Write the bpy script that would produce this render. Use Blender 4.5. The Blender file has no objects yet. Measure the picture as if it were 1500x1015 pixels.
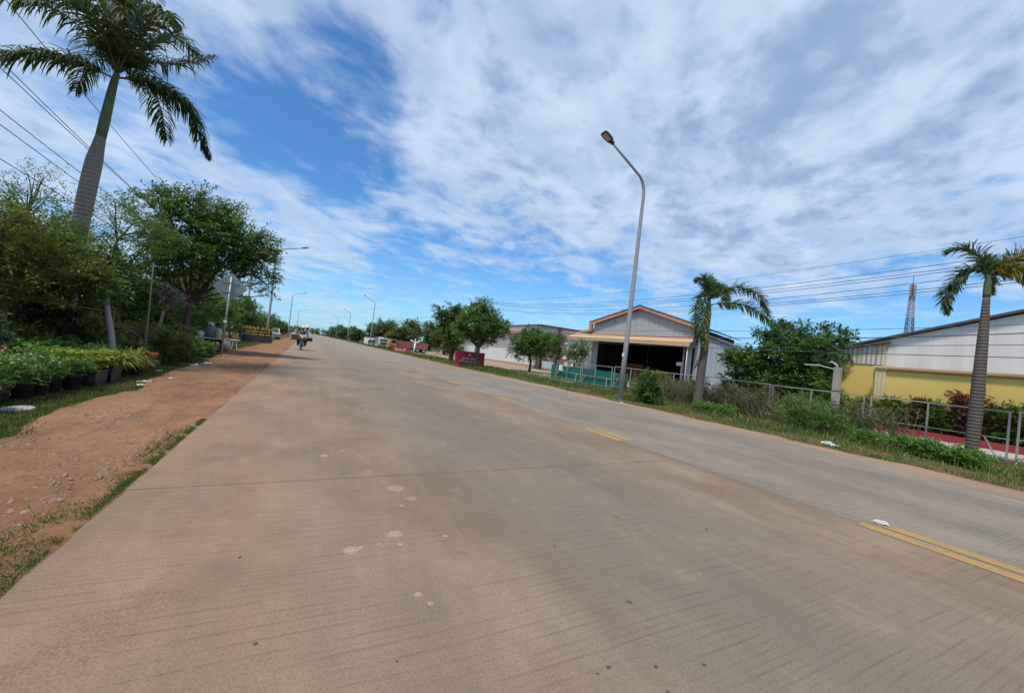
import bpy, bmesh, math, random
import numpy as np
from mathutils import Vector, Matrix

random.seed(7)
RNG = np.random.default_rng(11)
C = bpy.context.scene.collection
SC = bpy.context.scene

# ------------------------------------------------------------------ camera
CAM_H = 1.3
YAW, PITCH, ROLL = math.radians(27.3785), math.radians(1.239), math.radians(6.3)
fw = Vector((math.sin(YAW)*math.cos(PITCH), math.cos(YAW)*math.cos(PITCH), math.sin(PITCH)))
rt0 = Vector((math.cos(YAW), -math.sin(YAW), 0)); up0 = rt0.cross(fw)
rt = rt0*math.cos(ROLL) + up0*math.sin(ROLL)
up = up0*math.cos(ROLL) - rt0*math.sin(ROLL)
cam_d = bpy.data.cameras.new('camera')
cam_d.sensor_width = 36; cam_d.lens = 580/1500*36
cam_d.clip_start = 0.05; cam_d.clip_end = 6000
cam = bpy.data.objects.new('camera', cam_d)
m = Matrix((rt, up, -fw)).transposed().to_4x4(); m.translation = (0, 0, CAM_H)
cam.matrix_world = m
C.objects.link(cam); SC.camera = cam

# ------------------------------------------------------------------ light
SUN_EL, SUN_AZ = math.radians(64), math.radians(236)      # azimuth clockwise from +Y
sd = Vector((math.cos(SUN_EL)*math.sin(SUN_AZ), math.cos(SUN_EL)*math.cos(SUN_AZ), math.sin(SUN_EL)))
sun_d = bpy.data.lights.new('sun', 'SUN'); sun_d.energy = 2.7; sun_d.angle = math.radians(9)
sun_d.color = (1.0, 0.91, 0.78)
sun = bpy.data.objects.new('sun', sun_d)
sun.rotation_euler = sd.to_track_quat('Z', 'Y').to_euler(); sun.location = (0, 0, 40)
C.objects.link(sun)
SC.view_settings.view_transform = 'Standard'; SC.view_settings.look = 'None'
SC.view_settings.exposure = 0.42; SC.view_settings.gamma = 1.0
SC.view_settings.use_curve_mapping = False


class NT:
    """small helper for building node trees"""
    def __init__(self, tree):
        self.t = tree; self.t.nodes.clear()
    def n(self, typ, props=None, **inp):
        nd = self.t.nodes.new(typ)
        for k, v in (props or {}).items(): setattr(nd, k, v)
        for k, v in inp.items():
            key = int(k[1:]) if k[0] == '_' and k[1:].isdigit() else k.replace('__', ' ')
            self.put(nd.inputs[key], v)
        return nd
    def put(self, sock, v):
        if isinstance(v, bpy.types.NodeSocket): self.t.links.new(v, sock)
        elif isinstance(v, bpy.types.Node): self.t.links.new(v.outputs[0], sock)
        else:
            if isinstance(v, (tuple, list)) and len(v) == 3 and sock.type == 'RGBA': v = (*v, 1)
            sock.default_value = v
    def math(self, op, a, b=0.0, c=0.0, clamp=False):
        return self.n('ShaderNodeMath', dict(operation=op, use_clamp=clamp), _0=a, _1=b, _2=c).outputs[0]
    def vmath(self, op, a, b=(0, 0, 0)):
        nd = self.n('ShaderNodeVectorMath', dict(operation=op), _0=a, _1=b)
        return nd.outputs[1] if op in ('DISTANCE', 'LENGTH', 'DOT_PRODUCT') else nd.outputs[0]
    def mix(self, f, a, b, mode='MIX'):
        nd = self.n('ShaderNodeMix', dict(data_type='RGBA', blend_type=mode))
        self.put(nd.inputs[0], f); self.put(nd.inputs[6], a); self.put(nd.inputs[7], b)
        return nd.outputs[2]
    def noise(self, vec, scale, detail=4.0, rough=0.55, dist=0.0):
        nd = self.n('ShaderNodeTexNoise', Vector=vec, Scale=scale, Detail=detail, Roughness=rough, Distortion=dist)
        return nd.outputs[0]
    def ramp(self, v, lo, hi, a=0.0, b=1.0, smooth=True):
        nd = self.n('ShaderNodeMapRange', dict(interpolation_type='SMOOTHSTEP' if smooth else 'LINEAR', clamp=True))
        for i, x in enumerate((v, lo, hi, a, b)): self.put(nd.inputs[i], x)
        return nd.outputs[0]
    def scale(self, vec, s):
        return self.n('ShaderNodeVectorMath', dict(operation='MULTIPLY'), _0=vec, _1=s).outputs[0]

# ------------------------------------------------------------------ sky
world = bpy.data.worlds.new('World'); SC.world = world; world.use_nodes = True
w = NT(world.node_tree)
tc = w.n('ShaderNodeTexCoord').outputs['Generated']
sky = w.n('ShaderNodeTexSky', dict(sky_type='NISHITA', sun_disc=False, sun_elevation=SUN_EL,
          sun_rotation=SUN_AZ, altitude=0, air_density=1.0, dust_density=0.6, ozone_density=3.0))
sep = w.n('ShaderNodeSeparateXYZ', Vector=tc)
X_, Y_, Z_ = sep.outputs
zz = w.math('ADD', w.math('MAXIMUM', Z_, 0.0), 0.10)
uv = w.n('ShaderNodeCombineXYZ', X=w.math('DIVIDE', X_, zz), Y=w.math('DIVIDE', Y_, zz), Z=0.0).outputs[0]
uvr = w.n('ShaderNodeVectorRotate', dict(rotation_type='Z_AXIS'), Vector=uv, Angle=math.radians(-35)).outputs[0]
uvs = w.scale(uvr, (1.0, 1.12, 1.0))
n_big = w.noise(uvs, 0.85, 3.0, 0.5)
n_mid = w.noise(uvs, 3.1, 9.0, 0.58, 0.35)
n_fin = w.noise(w.scale(uvr, (1.0, 1.2, 1.0)), 9.0, 6.0, 0.52, 0.3)
def skydir(px, py):
    d = rt*(px-750) - up*(py-507.5) + fw*580
    return tuple(d.normalized())
def blob(px, py, rad_deg, soft=0.55):
    d = w.vmath('DOT_PRODUCT', tc, skydir(px, py))
    lo, hi = math.cos(math.radians(rad_deg)), math.cos(math.radians(rad_deg*(1-soft)))
    return w.ramp(d, lo, hi)
cov = w.math('ADD', w.math('MULTIPLY', n_mid, 0.85), w.math('MULTIPLY', n_big, 0.35))
cov = w.math('ADD', cov, w.math('MULTIPLY', n_fin, 0.24))
cov = w.math('ADD', cov, 0.09)
for px, py, r, amt in ((468, 165, 13, 0.23), (365, 150, 9, 0.12), (250, 200, 10, 0.07),
                       (620, 385, 10, 0.13), (760, 400, 9, 0.15), (880, 420, 8, 0.12), (1000, 440, 8, 0.10), (1110, 480, 8, 0.15),
                       (1300, 450, 9, 0.16), (1480, 400, 7, 0.08), (520, 235, 7, 0.06)):
    cov = w.math('SUBTRACT', cov, w.math('MULTIPLY', blob(px, py, r, 0.9), amt))
for px, py, r, amt in ((640, 150, 16, 0.12), (300, 30, 12, 0.10), (420, 300, 12, 0.08), (80, 200, 14, 0.08), (1000, 120, 30, 0.18), (1250, 250, 24, 0.15), (720, 300, 14, 0.05), (430, 50, 8, 0.1), (150, 250, 12, .05)):
    cov = w.math('ADD', cov, w.math('MULTIPLY', blob(px, py, r, 0.9), amt))
low = w.ramp(Z_, 0.02, 0.30, 1.0, 0.0)
cov = w.math('SUBTRACT', cov, w.math('MULTIPLY', low, 0.10))
mask = w.ramp(cov, 0.58, 1.0)
mask = w.math('MULTIPLY', mask, 0.93)
# thickness shading inside the cloud sheet: brighter edges, greyer cores
n_core = w.noise(w.scale(uvr, (0.9, 1.2, 1.0)), 2.6, 7.0, 0.56, 0.3)
thick = w.ramp(w.math('ADD', n_core, w.math('MULTIPLY', n_fin, 0.35)), 0.50, 0.86)
thick = w.math('MULTIPLY', thick, w.ramp(cov, 0.82, 1.12, 0.25, 1.0))
ccol = w.mix(thick, (0.475, 0.58, 0.715), (0.235, 0.335, 0.505))
skyc = w.vmath('MULTIPLY', sky, (0.50, 0.88, 1.16))
skyl = w.n('ShaderNodeVectorMath', dict(operation='SCALE'), _0=skyc)
skyl.inputs['Scale'].default_value = 1.0
CL = 0.11   # background strength; cloud radiance is divided by it below
cdiv = w.n('ShaderNodeVectorMath', dict(operation='SCALE'), _0=ccol); cdiv.inputs['Scale'].default_value = 1.0/CL
hz = w.ramp(Z_, -0.02, 0.24, 0.55, 0.0)
base = w.mix(hz, skyl.outputs[0], tuple(v/CL for v in (0.30, 0.52, 0.69)))
out = w.mix(mask, base, cdiv.outputs[0])
bg = w.n('ShaderNodeBackground', Color=out, Strength=CL)
w.n('ShaderNodeOutputWorld', Surface=bg)

# ------------------------------------------------------------------ object helpers
def link(o, parent=None):
    C.objects.link(o)
    if parent is not None:
        o.parent = parent
    return o
def tag(o, label=None, cat=None, group=None, kind=None):
    if label: o['label'] = label
    if cat: o['category'] = cat
    if group: o['group'] = group
    if kind: o['kind'] = kind
    return o
def thing(name, loc, label, cat, group=None, rz=0.0):
    o = bpy.data.objects.new(name, None); o.empty_display_size = 0.2
    o.location = loc; o.rotation_euler = (0, 0, rz)
    link(o); return tag(o, label, cat, group)
def copy_tree(o, parent=None):
    c = o.copy(); C.objects.link(c)
    if parent is not None: c.parent = parent
    for ch in list(o.children): copy_tree(ch, c)
    return c

class MB:
    """collects geometry; build() makes ONE mesh object"""
    def __init__(self):
        self.v = []; self.f = []; self.n = 0; self.big = []; self.tint = []; self.mi = []
        self.cur = 0
    def add(self, verts, faces):
        b = self.n
        self.v.extend([tuple(p) for p in verts]); self.n += len(verts)
        self.f.extend([tuple(i+b for i in fc) for fc in faces])
        self.mi.extend([self.cur]*len(faces))
        return self
    def box(self, lo, hi, mat=None):
        x0, y0, z0 = lo; x1, y1, z1 = hi
        p = [(x0, y0, z0), (x1, y0, z0), (x1, y1, z0), (x0, y1, z0), (x0, y0, z1), (x1, y0, z1), (x1, y1, z1), (x0, y1, z1)]
        if mat is not None: p = [mat @ Vector(q) for q in p]
        return self.add(p, [(0, 3, 2, 1), (4, 5, 6, 7), (0, 1, 5, 4), (1, 2, 6, 5), (2, 3, 7, 6), (3, 0, 4, 7)])
    def prism(self, poly, axis, a, b):
        """poly of 2-D points extruded along axis from a to b (axis 0: (y,z), 1: (x,z), 2: (x,y))"""
        def put(p, t):
            return {0: (t, p[0], p[1]), 1: (p[0], t, p[1]), 2: (p[0], p[1], t)}[axis]
        n = len(poly)
        v = [put(p, a) for p in poly] + [put(p, b) for p in poly]
        f = [tuple(range(n))[::-1], tuple(range(n, 2*n))] + [(i, (i+1) % n, n+(i+1) % n, n+i) for i in range(n)]
        return self.add(v, f)
    def tube(self, pts, rad, k=8, cap=True):
        pts = [Vector(p) for p in pts]
        if not hasattr(rad, '__len__'): rad = [rad]*len(pts)
        rings = []; prev = None
        for i, p in enumerate(pts):
            t = (pts[min(i+1, len(pts)-1)] - pts[max(i-1, 0)])
            if t.length < 1e-9: t = Vector((0, 0, 1))
            t.normalize()
            if prev is None:
                a = Vector((1, 0, 0)) if abs(t.x) < 0.9 else Vector((0, 1, 0))
                s = t.cross(a).normalized()
            else:
                s = (prev - t*prev.dot(t))
                s = s.normalized() if s.length > 1e-6 else t.orthogonal().normalized()
            prev = s; b = t.cross(s)
            rings.append([p + (s*math.cos(2*math.pi*j/k) + b*math.sin(2*math.pi*j/k))*rad[i] for j in range(k)])
        v = [q for r in rings for q in r]
        f = []
        for i in range(len(pts)-1):
            for j in range(k):
                f.append((i*k+j, i*k+(j+1) % k, (i+1)*k+(j+1) % k, (i+1)*k+j))
        if cap:
            f.append(tuple(range(k))[::-1]); f.append(tuple((len(pts)-1)*k+j for j in range(k)))
        return self.add(v, f)
    def lathe(self, prof, c=(0, 0, 0), k=16, sx=1.0, sy=1.0):
        v = []; f = []
        for r, z in prof:
            v += [(c[0]+sx*r*math.cos(2*math.pi*j/k), c[1]+sy*r*math.sin(2*math.pi*j/k), c[2]+z) for j in range(k)]
        for i in range(len(prof)-1):
            for j in range(k):
                f.append((i*k+j, i*k+(j+1) % k, (i+1)*k+(j+1) % k, (i+1)*k+j))
        f.append(tuple(range(k))[::-1]); f.append(tuple((len(prof)-1)*k+j for j in range(k)))
        return self.add(v, f)
    def ball(self, c, r, seg=12, rings=8):
        if not hasattr(r, '__len__'): r = (r, r, r)
        v = [(c[0], c[1], c[2]-r[2])]; f = []
        for i in range(1, rings):
            a = -math.pi/2 + math.pi*i/rings
            v += [(c[0]+r[0]*math.cos(a)*math.cos(2*math.pi*j/seg), c[1]+r[1]*math.cos(a)*math.sin(2*math.pi*j/seg), c[2]+r[2]*math.sin(a)) for j in range(seg)]
        v.append((c[0], c[1], c[2]+r[2]))
        for j in range(seg): f.append((0, 1+(j+1) % seg, 1+j))
        for i in range(rings-2):
            for j in range(seg):
                f.append((1+i*seg+j, 1+i*seg+(j+1) % seg, 1+(i+1)*seg+(j+1) % seg, 1+(i+1)*seg+j))
        t = len(v)-1
        for j in range(seg): f.append((1+(rings-2)*seg+j, 1+(rings-2)*seg+(j+1) % seg, t))
        return self.add(v, f)
    def build(self, name, mats, parent=None, smooth=False, world_to=None):
        me = bpy.data.meshes.new(name)
        v = self.v
        if world_to is not None: v = [(p[0]-world_to[0], p[1]-world_to[1], p[2]-world_to[2]) for p in v]
        me.from_pydata(v, [], self.f)
        if not isinstance(mats, (list, tuple)): mats = [mats]
        for mm in mats: me.materials.append(mm)
        if any(self.mi): me.polygons.foreach_set('material_index', self.mi)
        if smooth:
            me.polygons.foreach_set('use_smooth', [True]*len(me.polygons))
        me.update()
        return link(bpy.data.objects.new(name, me), parent)

def quads_obj(name, V, mat, parent=None, tint=None, corners=4):
    """V: (N,corners,3) array -> one mesh of N faces, with a per-face 'tint' attribute"""
    N = V.shape[0]
    me = bpy.data.meshes.new(name)
    me.vertices.add(N*corners); me.vertices.foreach_set('co', V.reshape(-1).astype(np.float32))
    me.loops.add(N*corners); me.loops.foreach_set('vertex_index', np.arange(N*corners, dtype=np.int32))
    me.polygons.add(N); me.polygons.foreach_set('loop_start', np.arange(0, N*corners, corners, dtype=np.int32))
    me.materials.append(mat)
    if tint is not None:
        a = me.attributes.new('tint', 'FLOAT', 'FACE'); a.data.foreach_set('value', np.clip(tint, 0, 1).astype(np.float32))
    me.update(calc_edges=True); me.validate()
    return link(bpy.data.objects.new(name, me), parent)

def unit(a): return a/np.maximum(np.linalg.norm(a, axis=-1, keepdims=True), 1e-9)

def leaf_quads(c, d, n, L, W):
    """rhombic leaves: c base, d direction, n rough normal"""
    s = unit(np.cross(d, n)); nn = np.cross(s, d)
    L = np.asarray(L).reshape(-1, 1); W = np.asarray(W).reshape(-1, 1)
    mid = c + d*L*0.45
    return np.stack([c, mid + s*W*0.5 + nn*W*0.12, c + d*L - nn*L*0.10, mid - s*W*0.5 + nn*W*0.12], axis=1)

def smooth_path(pts, n):
    """Catmull-Rom through the control points"""
    P = [np.array(p, float) for p in pts]
    P = [2*P[0]-P[1]] + P + [2*P[-1]-P[-2]]
    out = []
    segs = len(P)-3
    for i in range(n):
        t = i/(n-1)*segs; k = min(int(t), segs-1); u = t-k
        a, b, c, d = P[k:k+4]
        out.append(0.5*((2*b)+(-a+c)*u+(2*a-5*b+4*c-d)*u*u+(-a+3*b-3*c+d)*u**3))
    return np.array(out)

# ------------------------------------------------------------------ materials
def new_mat(name):
    mt = bpy.data.materials.new(name); mt.use_nodes = True
    return mt, NT(mt.node_tree)
def finish(nt, col, rough=0.8, bump=None, bstr=0.3, bdist=0.02, metal=0.0, spec=0.3, normal=None):
    p = nt.n('ShaderNodeBsdfPrincipled', Base__Color=col, Roughness=rough, Metallic=metal)
    p.inputs['Specular IOR Level'].default_value = spec
    if bump is not None:
        b = nt.n('ShaderNodeBump', Strength=bstr, Distance=bdist, Height=bump)
        nt.put(p.inputs['Normal'], b.outputs[0])
    nt.n('ShaderNodeOutputMaterial', Surface=p)
    return p
def M(name, col, rough=0.6, var=0.2, scale=6.0, metal=0.0, spec=0.4, dirt=None, dirt_amt=0.35, bump=0.0, stretch=(1, 1, 1)):
    """painted / plain surface with uneven tone and grime"""
    mt, nt = new_mat(name)
    co = nt.n('ShaderNodeTexCoord').outputs['Object']
    v = nt.scale(co, stretch)
    n1 = nt.noise(v, scale, 5.0, 0.6)
    lo = tuple(c*(1-var) for c in col); hi = tuple(min(1, c*(1+var)) for c in col)
    c = nt.mix(n1, lo, hi)
    if dirt:
        n2 = nt.noise(v, scale*0.35, 6.0, 0.65)
        c = nt.mix(nt.math('MULTIPLY', nt.ramp(n2, 0.48, 0.72), dirt_amt), c, dirt)
    rr = nt.ramp(n1, 0.2, 0.8, max(0, rough-0.1), min(1, rough+0.1))
    finish(nt, c, rr, n1 if bump else None, bump, 0.01, metal, spec)
    return mt
def leaf_mat(name, dark, light, trans=0.35, rough=0.55, third=None):
    mt, nt = new_mat(name)
    a = nt.n('ShaderNodeAttribute', dict(attribute_name='tint')).outputs['Fac']
    c = nt.mix(a, dark, light)
    if third: c = nt.mix(nt.ramp(a, 0.86, 0.98), c, third)
    p = nt.n('ShaderNodeBsdfPrincipled', Base__Color=c, Roughness=rough)
    p.inputs['Specular IOR Level'].default_value = 0.35
    t = nt.n('ShaderNodeBsdfTranslucent', Color=nt.mix(0.35, c, (0.25, 0.35, 0.03)))
    s = nt.n('ShaderNodeMixShader', _0=trans, _1=p.outputs[0], _2=t.outputs[0])
    nt.n('ShaderNodeOutputMaterial', Surface=s)
    return mt
def bark_mat(name, a, b, band=0.0, scale=5.0):
    mt, nt = new_mat(name)
    co = nt.n('ShaderNodeTexCoord').outputs['Object']
    n1 = nt.noise(nt.scale(co, (1, 1, 0.3)), scale*2, 6, 0.65)
    c = nt.mix(n1, a, b); h = n1
    if band:
        wv = nt.n('ShaderNodeTexWave', dict(wave_type='BANDS', bands_direction='Z'), Vector=co, Scale=band, Distortion=1.2, Detail=2.0, Detail__Scale=1.5).outputs[1]
        c = nt.mix(nt.math('MULTIPLY', nt.ramp(wv, 0.6, 0.98), nt.math('MULTIPLY', n1, 0.26)), c, tuple(x*0.55 for x in a))
        h = nt.math('ADD', n1, wv)
    n2 = nt.noise(co, 1.6, 4, 0.6)
    c = nt.mix(nt.math('MULTIPLY', nt.ramp(n2, 0.52, 0.7), 0.4), c, tuple(x*0.6 for x in b))
    finish(nt, c, 0.9, h, 0.5, 0.02, 0, 0.15)
    return mt
def corrugated(name, col, axis='Y', pitch=0.2, rough=0.45, metal=0.0, dirt=(0.25, 0.16, 0.09), amt=0.35):
    mt, nt = new_mat(name)
    co = nt.n('ShaderNodeTexCoord').outputs['Object']
    wv = nt.n('ShaderNodeTexWave', dict(wave_type='BANDS', bands_direction=axis), Vector=co, Scale=math.pi/10/pitch*1.0, Distortion=0.0, Detail=0.0).outputs[1]
    n1 = nt.noise(nt.scale(co, (1, 1, 0.25)), 1.6, 6, 0.65)
    st = nt.noise(nt.scale(co, (3, 3, 0.12)), 2.0, 4, 0.6)
    c = nt.mix(n1, tuple(x*0.88 for x in col), col)
    c = nt.mix(nt.math('MULTIPLY', nt.ramp(st, 0.46, 0.72), min(1.0, amt*1.6)), c, dirt)
    finish(nt, c, rough, wv, 0.9, 0.035, metal, 0.4)
    return mt

m_conc = M('concrete', (0.36, 0.34, 0.30), 0.85, 0.2, 5, dirt=(0.16, 0.12, 0.08), bump=0.3)
m_galv = M('galvanised_steel', (0.33, 0.34, 0.35), 0.5, 0.15, 8, metal=0.5, dirt=(0.3, 0.27, 0.22), dirt_amt=0.3)
m_pole = M('lamp_pole_paint', (0.30, 0.31, 0.31), 0.55, 0.15, 6, dirt=(0.27, 0.19, 0.12), dirt_amt=0.4, stretch=(1, 1, 0.2))
m_dark = M('dark_metal', (0.035, 0.035, 0.03), 0.5, 0.3, 10)
m_black = M('black_plastic', (0.012, 0.012, 0.014), 0.5, 0.3, 10, dirt=(0.09, 0.07, 0.05), dirt_amt=0.5)
m_rubber = M('rubber', (0.018, 0.018, 0.018), 0.85, 0.2, 10)
m_white = M('white_paint', (0.74, 0.75, 0.74), 0.5, 0.06, 4, dirt=(0.45, 0.38, 0.30), dirt_amt=0.25)
m_rail = M('rail_paint', (0.34, 0.33, 0.29), 0.5, 0.15, 7, dirt=(0.22, 0.13, 0.08), dirt_amt=0.7)
m_red = M('red_paint', (0.36, 0.035, 0.035), 0.55, 0.2, 4, dirt=(0.25, 0.10, 0.08), dirt_amt=0.4)
m_redpl = M('red_plastic', (0.36, 0.035, 0.016), 0.4, 0.15, 6)
m_yel = M('yellow_letters', (0.70, 0.50, 0.10), 0.5, 0.1, 6)
m_wlet = M('white_letters', (0.78, 0.74, 0.70), 0.5, 0.05, 6)
m_wood = M('weathered_wood', (0.24, 0.19, 0.13), 0.85, 0.35, 9, stretch=(3, 3, 0.4), bump=0.4)
m_cable = M('cable', (0.055, 0.07, 0.10), 0.6, 0.1, 2)
m_glass = M('dark_glass', (0.02, 0.025, 0.03), 0.08, 0.1, 2, spec=0.6)
m_lens = M('lamp_lens', (0.45, 0.45, 0.42), 0.25, 0.1, 6)

LM = dict(
    dense=leaf_mat('leaf_dense', (0.026, 0.068, 0.016), (0.155, 0.285, 0.055), 0.3, third=(0.3286, 0.2635, 0.0310)),
    feather=leaf_mat('leaf_feather', (0.040, 0.085, 0.026), (0.16, 0.26, 0.075), 0.4),
    dark=leaf_mat('leaf_dark', (0.0110, 0.0234, 0.0065), (0.0413, 0.0715, 0.0156), 0.25),  # near-black leaves; colour deepens the shade behind the nursery, also serves the conifer
    olive=leaf_mat('leaf_olive', (0.042, 0.066, 0.014), (0.185, 0.230, 0.048), 0.3),
    mid=leaf_mat('leaf_mid', (0.030, 0.078, 0.018), (0.165, 0.310, 0.065), 0.3),
    bright=leaf_mat('leaf_bright', (0.0493, 0.1395, 0.0232), (0.2136, 0.4185, 0.0697), 0.35),
    lime=leaf_mat('leaf_lime', (0.1097, 0.1725, 0.0172), (0.4023, 0.4600, 0.0690), 0.35),
    spider=leaf_mat('leaf_spider', (0.16, 0.20, 0.02), (0.52, 0.55, 0.10), 0.35),
    blue=leaf_mat('leaf_blue', (0.0493, 0.0853, 0.0543), (0.1397, 0.2015, 0.1318), 0.3),
    redl=leaf_mat('leaf_red', (0.060, 0.020, 0.018), (0.24, 0.060, 0.062), 0.3),
    grey=leaf_mat('leaf_grey', (0.055, 0.080, 0.032), (0.20, 0.245, 0.105), 0.3),
    palm=leaf_mat('leaf_palm', (0.0122, 0.0299, 0.0115), (0.0512, 0.0920, 0.0322), 0.28),
    fox=leaf_mat('leaf_fox', (0.030, 0.065, 0.030), (0.125, 0.205, 0.085), 0.3, third=(0.26, 0.24, 0.07)),
    foxy=leaf_mat('leaf_fox_old', (0.1479, 0.1395, 0.0232), (0.3779, 0.3100, 0.0620), 0.3),
    deadf=leaf_mat('leaf_dead', (0.0848, 0.0500, 0.0400), (0.2120, 0.1300, 0.1000), 0.2),
    grass=leaf_mat('leaf_grass', (0.050, 0.095, 0.020), (0.18, 0.255, 0.055), 0.35, third=(0.4929, 0.3875, 0.1550)),
    lawn=leaf_mat('leaf_lawn', (0.045, 0.080, 0.015), (0.16, 0.215, 0.045), 0.3, third=(0.3286, 0.2480, 0.0930)),
    purple=leaf_mat('leaf_purple', (0.09, 0.06, 0.095), (0.24, 0.15, 0.25), 0.3),
    far=leaf_mat('leaf_far', (0.0493, 0.0853, 0.0388), (0.1643, 0.2325, 0.0853), 0.3),
    petal=leaf_mat('petal_white', (0.6360, 0.6200, 0.5800), (0.8480, 0.8000, 0.7600), 0.2),
)
BK = dict(brown=bark_mat('bark_brown', (0.07, 0.05, 0.035), (0.16, 0.12, 0.085)),
          grey=bark_mat('bark_grey', (0.14, 0.125, 0.105), (0.27, 0.25, 0.22)),
          pale=bark_mat('bark_pale', (0.24, 0.22, 0.20), (0.42, 0.40, 0.37)),
          royal=bark_mat('bark_royal', (0.17, 0.135, 0.115), (0.31, 0.26, 0.225), band=3.2),
          fox=bark_mat('bark_fox', (0.085, 0.070, 0.058), (0.18, 0.152, 0.13), band=4.0),
          shaft=bark_mat('palm_shaft', (0.085, 0.11, 0.055), (0.17, 0.195, 0.115)))
#@@PART2
# ------------------------------------------------------------------ ground, road, verges
def road_material():
    mt, nt = new_mat('concrete_road')
    co = nt.n('ShaderNodeTexCoord').outputs['Object']
    x, y, z = nt.n('ShaderNodeSeparateXYZ', Vector=co).outputs
    wob = nt.noise(nt.scale(co, (0.6, 0.12, 1)), 1.0, 3, 0.5)
    xw = nt.math('ADD', x, nt.math('MULTIPLY', nt.math('SUBTRACT', wob, 0.5), 1.6))
    blotch = nt.noise(nt.scale(co, (1.0, 0.5, 1)), 0.9, 7, 0.62)
    fine = nt.noise(co, 9.0, 6, 0.7)
    grit = nt.noise(co, 85.0, 3, 0.7)
    streak = nt.noise(nt.scale(co, (7.0, 0.35, 1)), 1.0, 6, 0.65)
    c = nt.mix(nt.ramp(blotch, 0.32, 0.68), (0.198, 0.140, 0.092), (0.292, 0.218, 0.152))
    # greyer worn wheel lanes
    def lane(cx, hw):
        return nt.ramp(nt.math('ABSOLUTE', nt.math('SUBTRACT', xw, cx)), hw, hw*0.25)
    g = nt.math('MAXIMUM', lane(2.5, 1.7), nt.math('MULTIPLY', lane(0.2, 0.6), 0.3))
    c = nt.mix(nt.math('MULTIPLY', g, 0.75), c, nt.mix(blotch, (0.158, 0.133, 0.102), (0.215, 0.186, 0.146)))
    # right carriageway, greyer concrete
    fr = nt.ramp(nt.math('ADD', x, nt.math('MULTIPLY', nt.math('SUBTRACT', fine, 0.5), 0.10)), 5.08, 5.16)
    cr = nt.mix(nt.ramp(blotch, 0.3, 0.7), (0.205, 0.168, 0.129), (0.280, 0.236, 0.187))
    cr = nt.mix(nt.math('MULTIPLY', nt.math('MAXIMUM', lane(6.6, 0.55), lane(8.3, 0.7)), 0.45), cr, (0.185, 0.165, 0.145))
    c = nt.mix(fr, c, cr)
    # streaks along the driving direction
    c = nt.mix(nt.math('MULTIPLY', nt.ramp(streak, 0.52, 0.75), 0.30), c, (0.15, 0.125, 0.10))
    c = nt.mix(nt.math('MULTIPLY', nt.ramp(streak, 0.46, 0.25), 0.20), c, (0.40, 0.34, 0.27))
    # laterite dust along the edges
    dl = nt.math('MULTIPLY', nt.ramp(xw, 1.4, -1.0), nt.ramp(blotch, 0.35, 0.62, 0.25, 0.8))
    c = nt.mix(nt.math('MULTIPLY', dl, 0.75), c, (0.33, 0.205, 0.122))
    dr = nt.math('MULTIPLY', nt.ramp(xw, 9.4, 10.4), 0.7)
    c = nt.mix(dr, c, (0.40, 0.235, 0.15))
    c = nt.mix(nt.math('MULTIPLY', nt.ramp(y, 8.0, 45.0), 0.35), c, (0.36, 0.30, 0.245))  # full width turns paler with distance
    pink = nt.noise(nt.scale(co, (0.9, 0.35, 1)), 0.55, 3, 0.5)
    c = nt.mix(nt.math('MULTIPLY', nt.ramp(pink, 0.52, 0.66), 0.30), c, (0.30, 0.185, 0.13))
    # dirt patches
    midn = nt.noise(co, 34.0, 5, 0.65)
    def spot(px, py, r, wobble=0.5, sharp=0.5):
        d = nt.vmath('DISTANCE', nt.scale(co, (1, 1, 0)), (px, py, 0))
        d = nt.math('ADD', d, nt.math('MULTIPLY', nt.math('SUBTRACT', nt.math('ADD', nt.math('MULTIPLY', fine, 0.5), nt.math('MULTIPLY', midn, 0.5)), 0.5), r*wobble*3.4))
        return nt.ramp(d, r, r*sharp)
    for px, py, r in ((-0.62, 2.15, 0.22), (-0.78, 1.95, 0.20), (-0.50, 2.35, 0.14), (-0.55, 3.05, 0.09), (-0.35, 3.3, 0.07), (-0.30, 3.75, 0.09)):
        c = nt.mix(nt.math('MULTIPLY', spot(px, py, r, 1.3, 0.3), nt.ramp(grit, 0.35, 0.6, 0.1, 0.6)), c, (0.24, 0.125, 0.075))
    # pale mortar splashes (two with an orange core)
    for px, py, r in ((0.85, 3.59, 0.085), (0.93, 3.33, 0.05), (0.67, 2.73, 0.055), (0.38, 2.58, 0.055), (0.44, 2.60, 0.02), (0.66, 2.03, 0.028),
                      (0.70, 1.94, 0.02), (0.82, 3.20, 0.02), (0.55, 2.62, 0.018), (0.68, 2.58, 0.02), (1.0, 2.62, 0.02), (0.3, 4.7, 0.05), (0.5, 4.9, 0.03)):
        c = nt.mix(nt.math('MULTIPLY', spot(px, py, r, 0.75, 0.55), nt.ramp(midn, 0.3, 0.6, 0.25, 0.8)), c, (0.46, 0.36, 0.25))
    for px, py, r in ((0.85, 3.59, 0.055), (0.93, 3.33, 0.032)):
        c = nt.mix(nt.math('MULTIPLY', spot(px, py, r, 0.4, 0.7), 0.8), c, (0.36, 0.19, 0.085))
    # dark gum / oil dots
    for px, py, r in ((1.31, 1.29, 0.016), (1.24, 1.28, 0.010), (1.52, 1.22, 0.013), (1.46, 1.10, 0.012), (1.75, 1.15, 0.012), (1.75, 1.62, 0.018), (0.47, 1.62, 0.008),
                      (0.72, 1.25, 0.010), (1.7, 2.3, 0.012), (2.2, 2.7, 0.014), (2.55, 2.6, 0.016), (1.9, 3.0, 0.012), (-0.2, 2.65, 0.012), (-0.05, 1.9, 0.012), (3.2, 2.2, 0.02), (2.9, 3.4, 0.015)):
        c = nt.mix(nt.math('MULTIPLY', spot(px, py, r, 0.5, 0.6), 0.8), c, (0.05, 0.04, 0.035))
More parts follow.
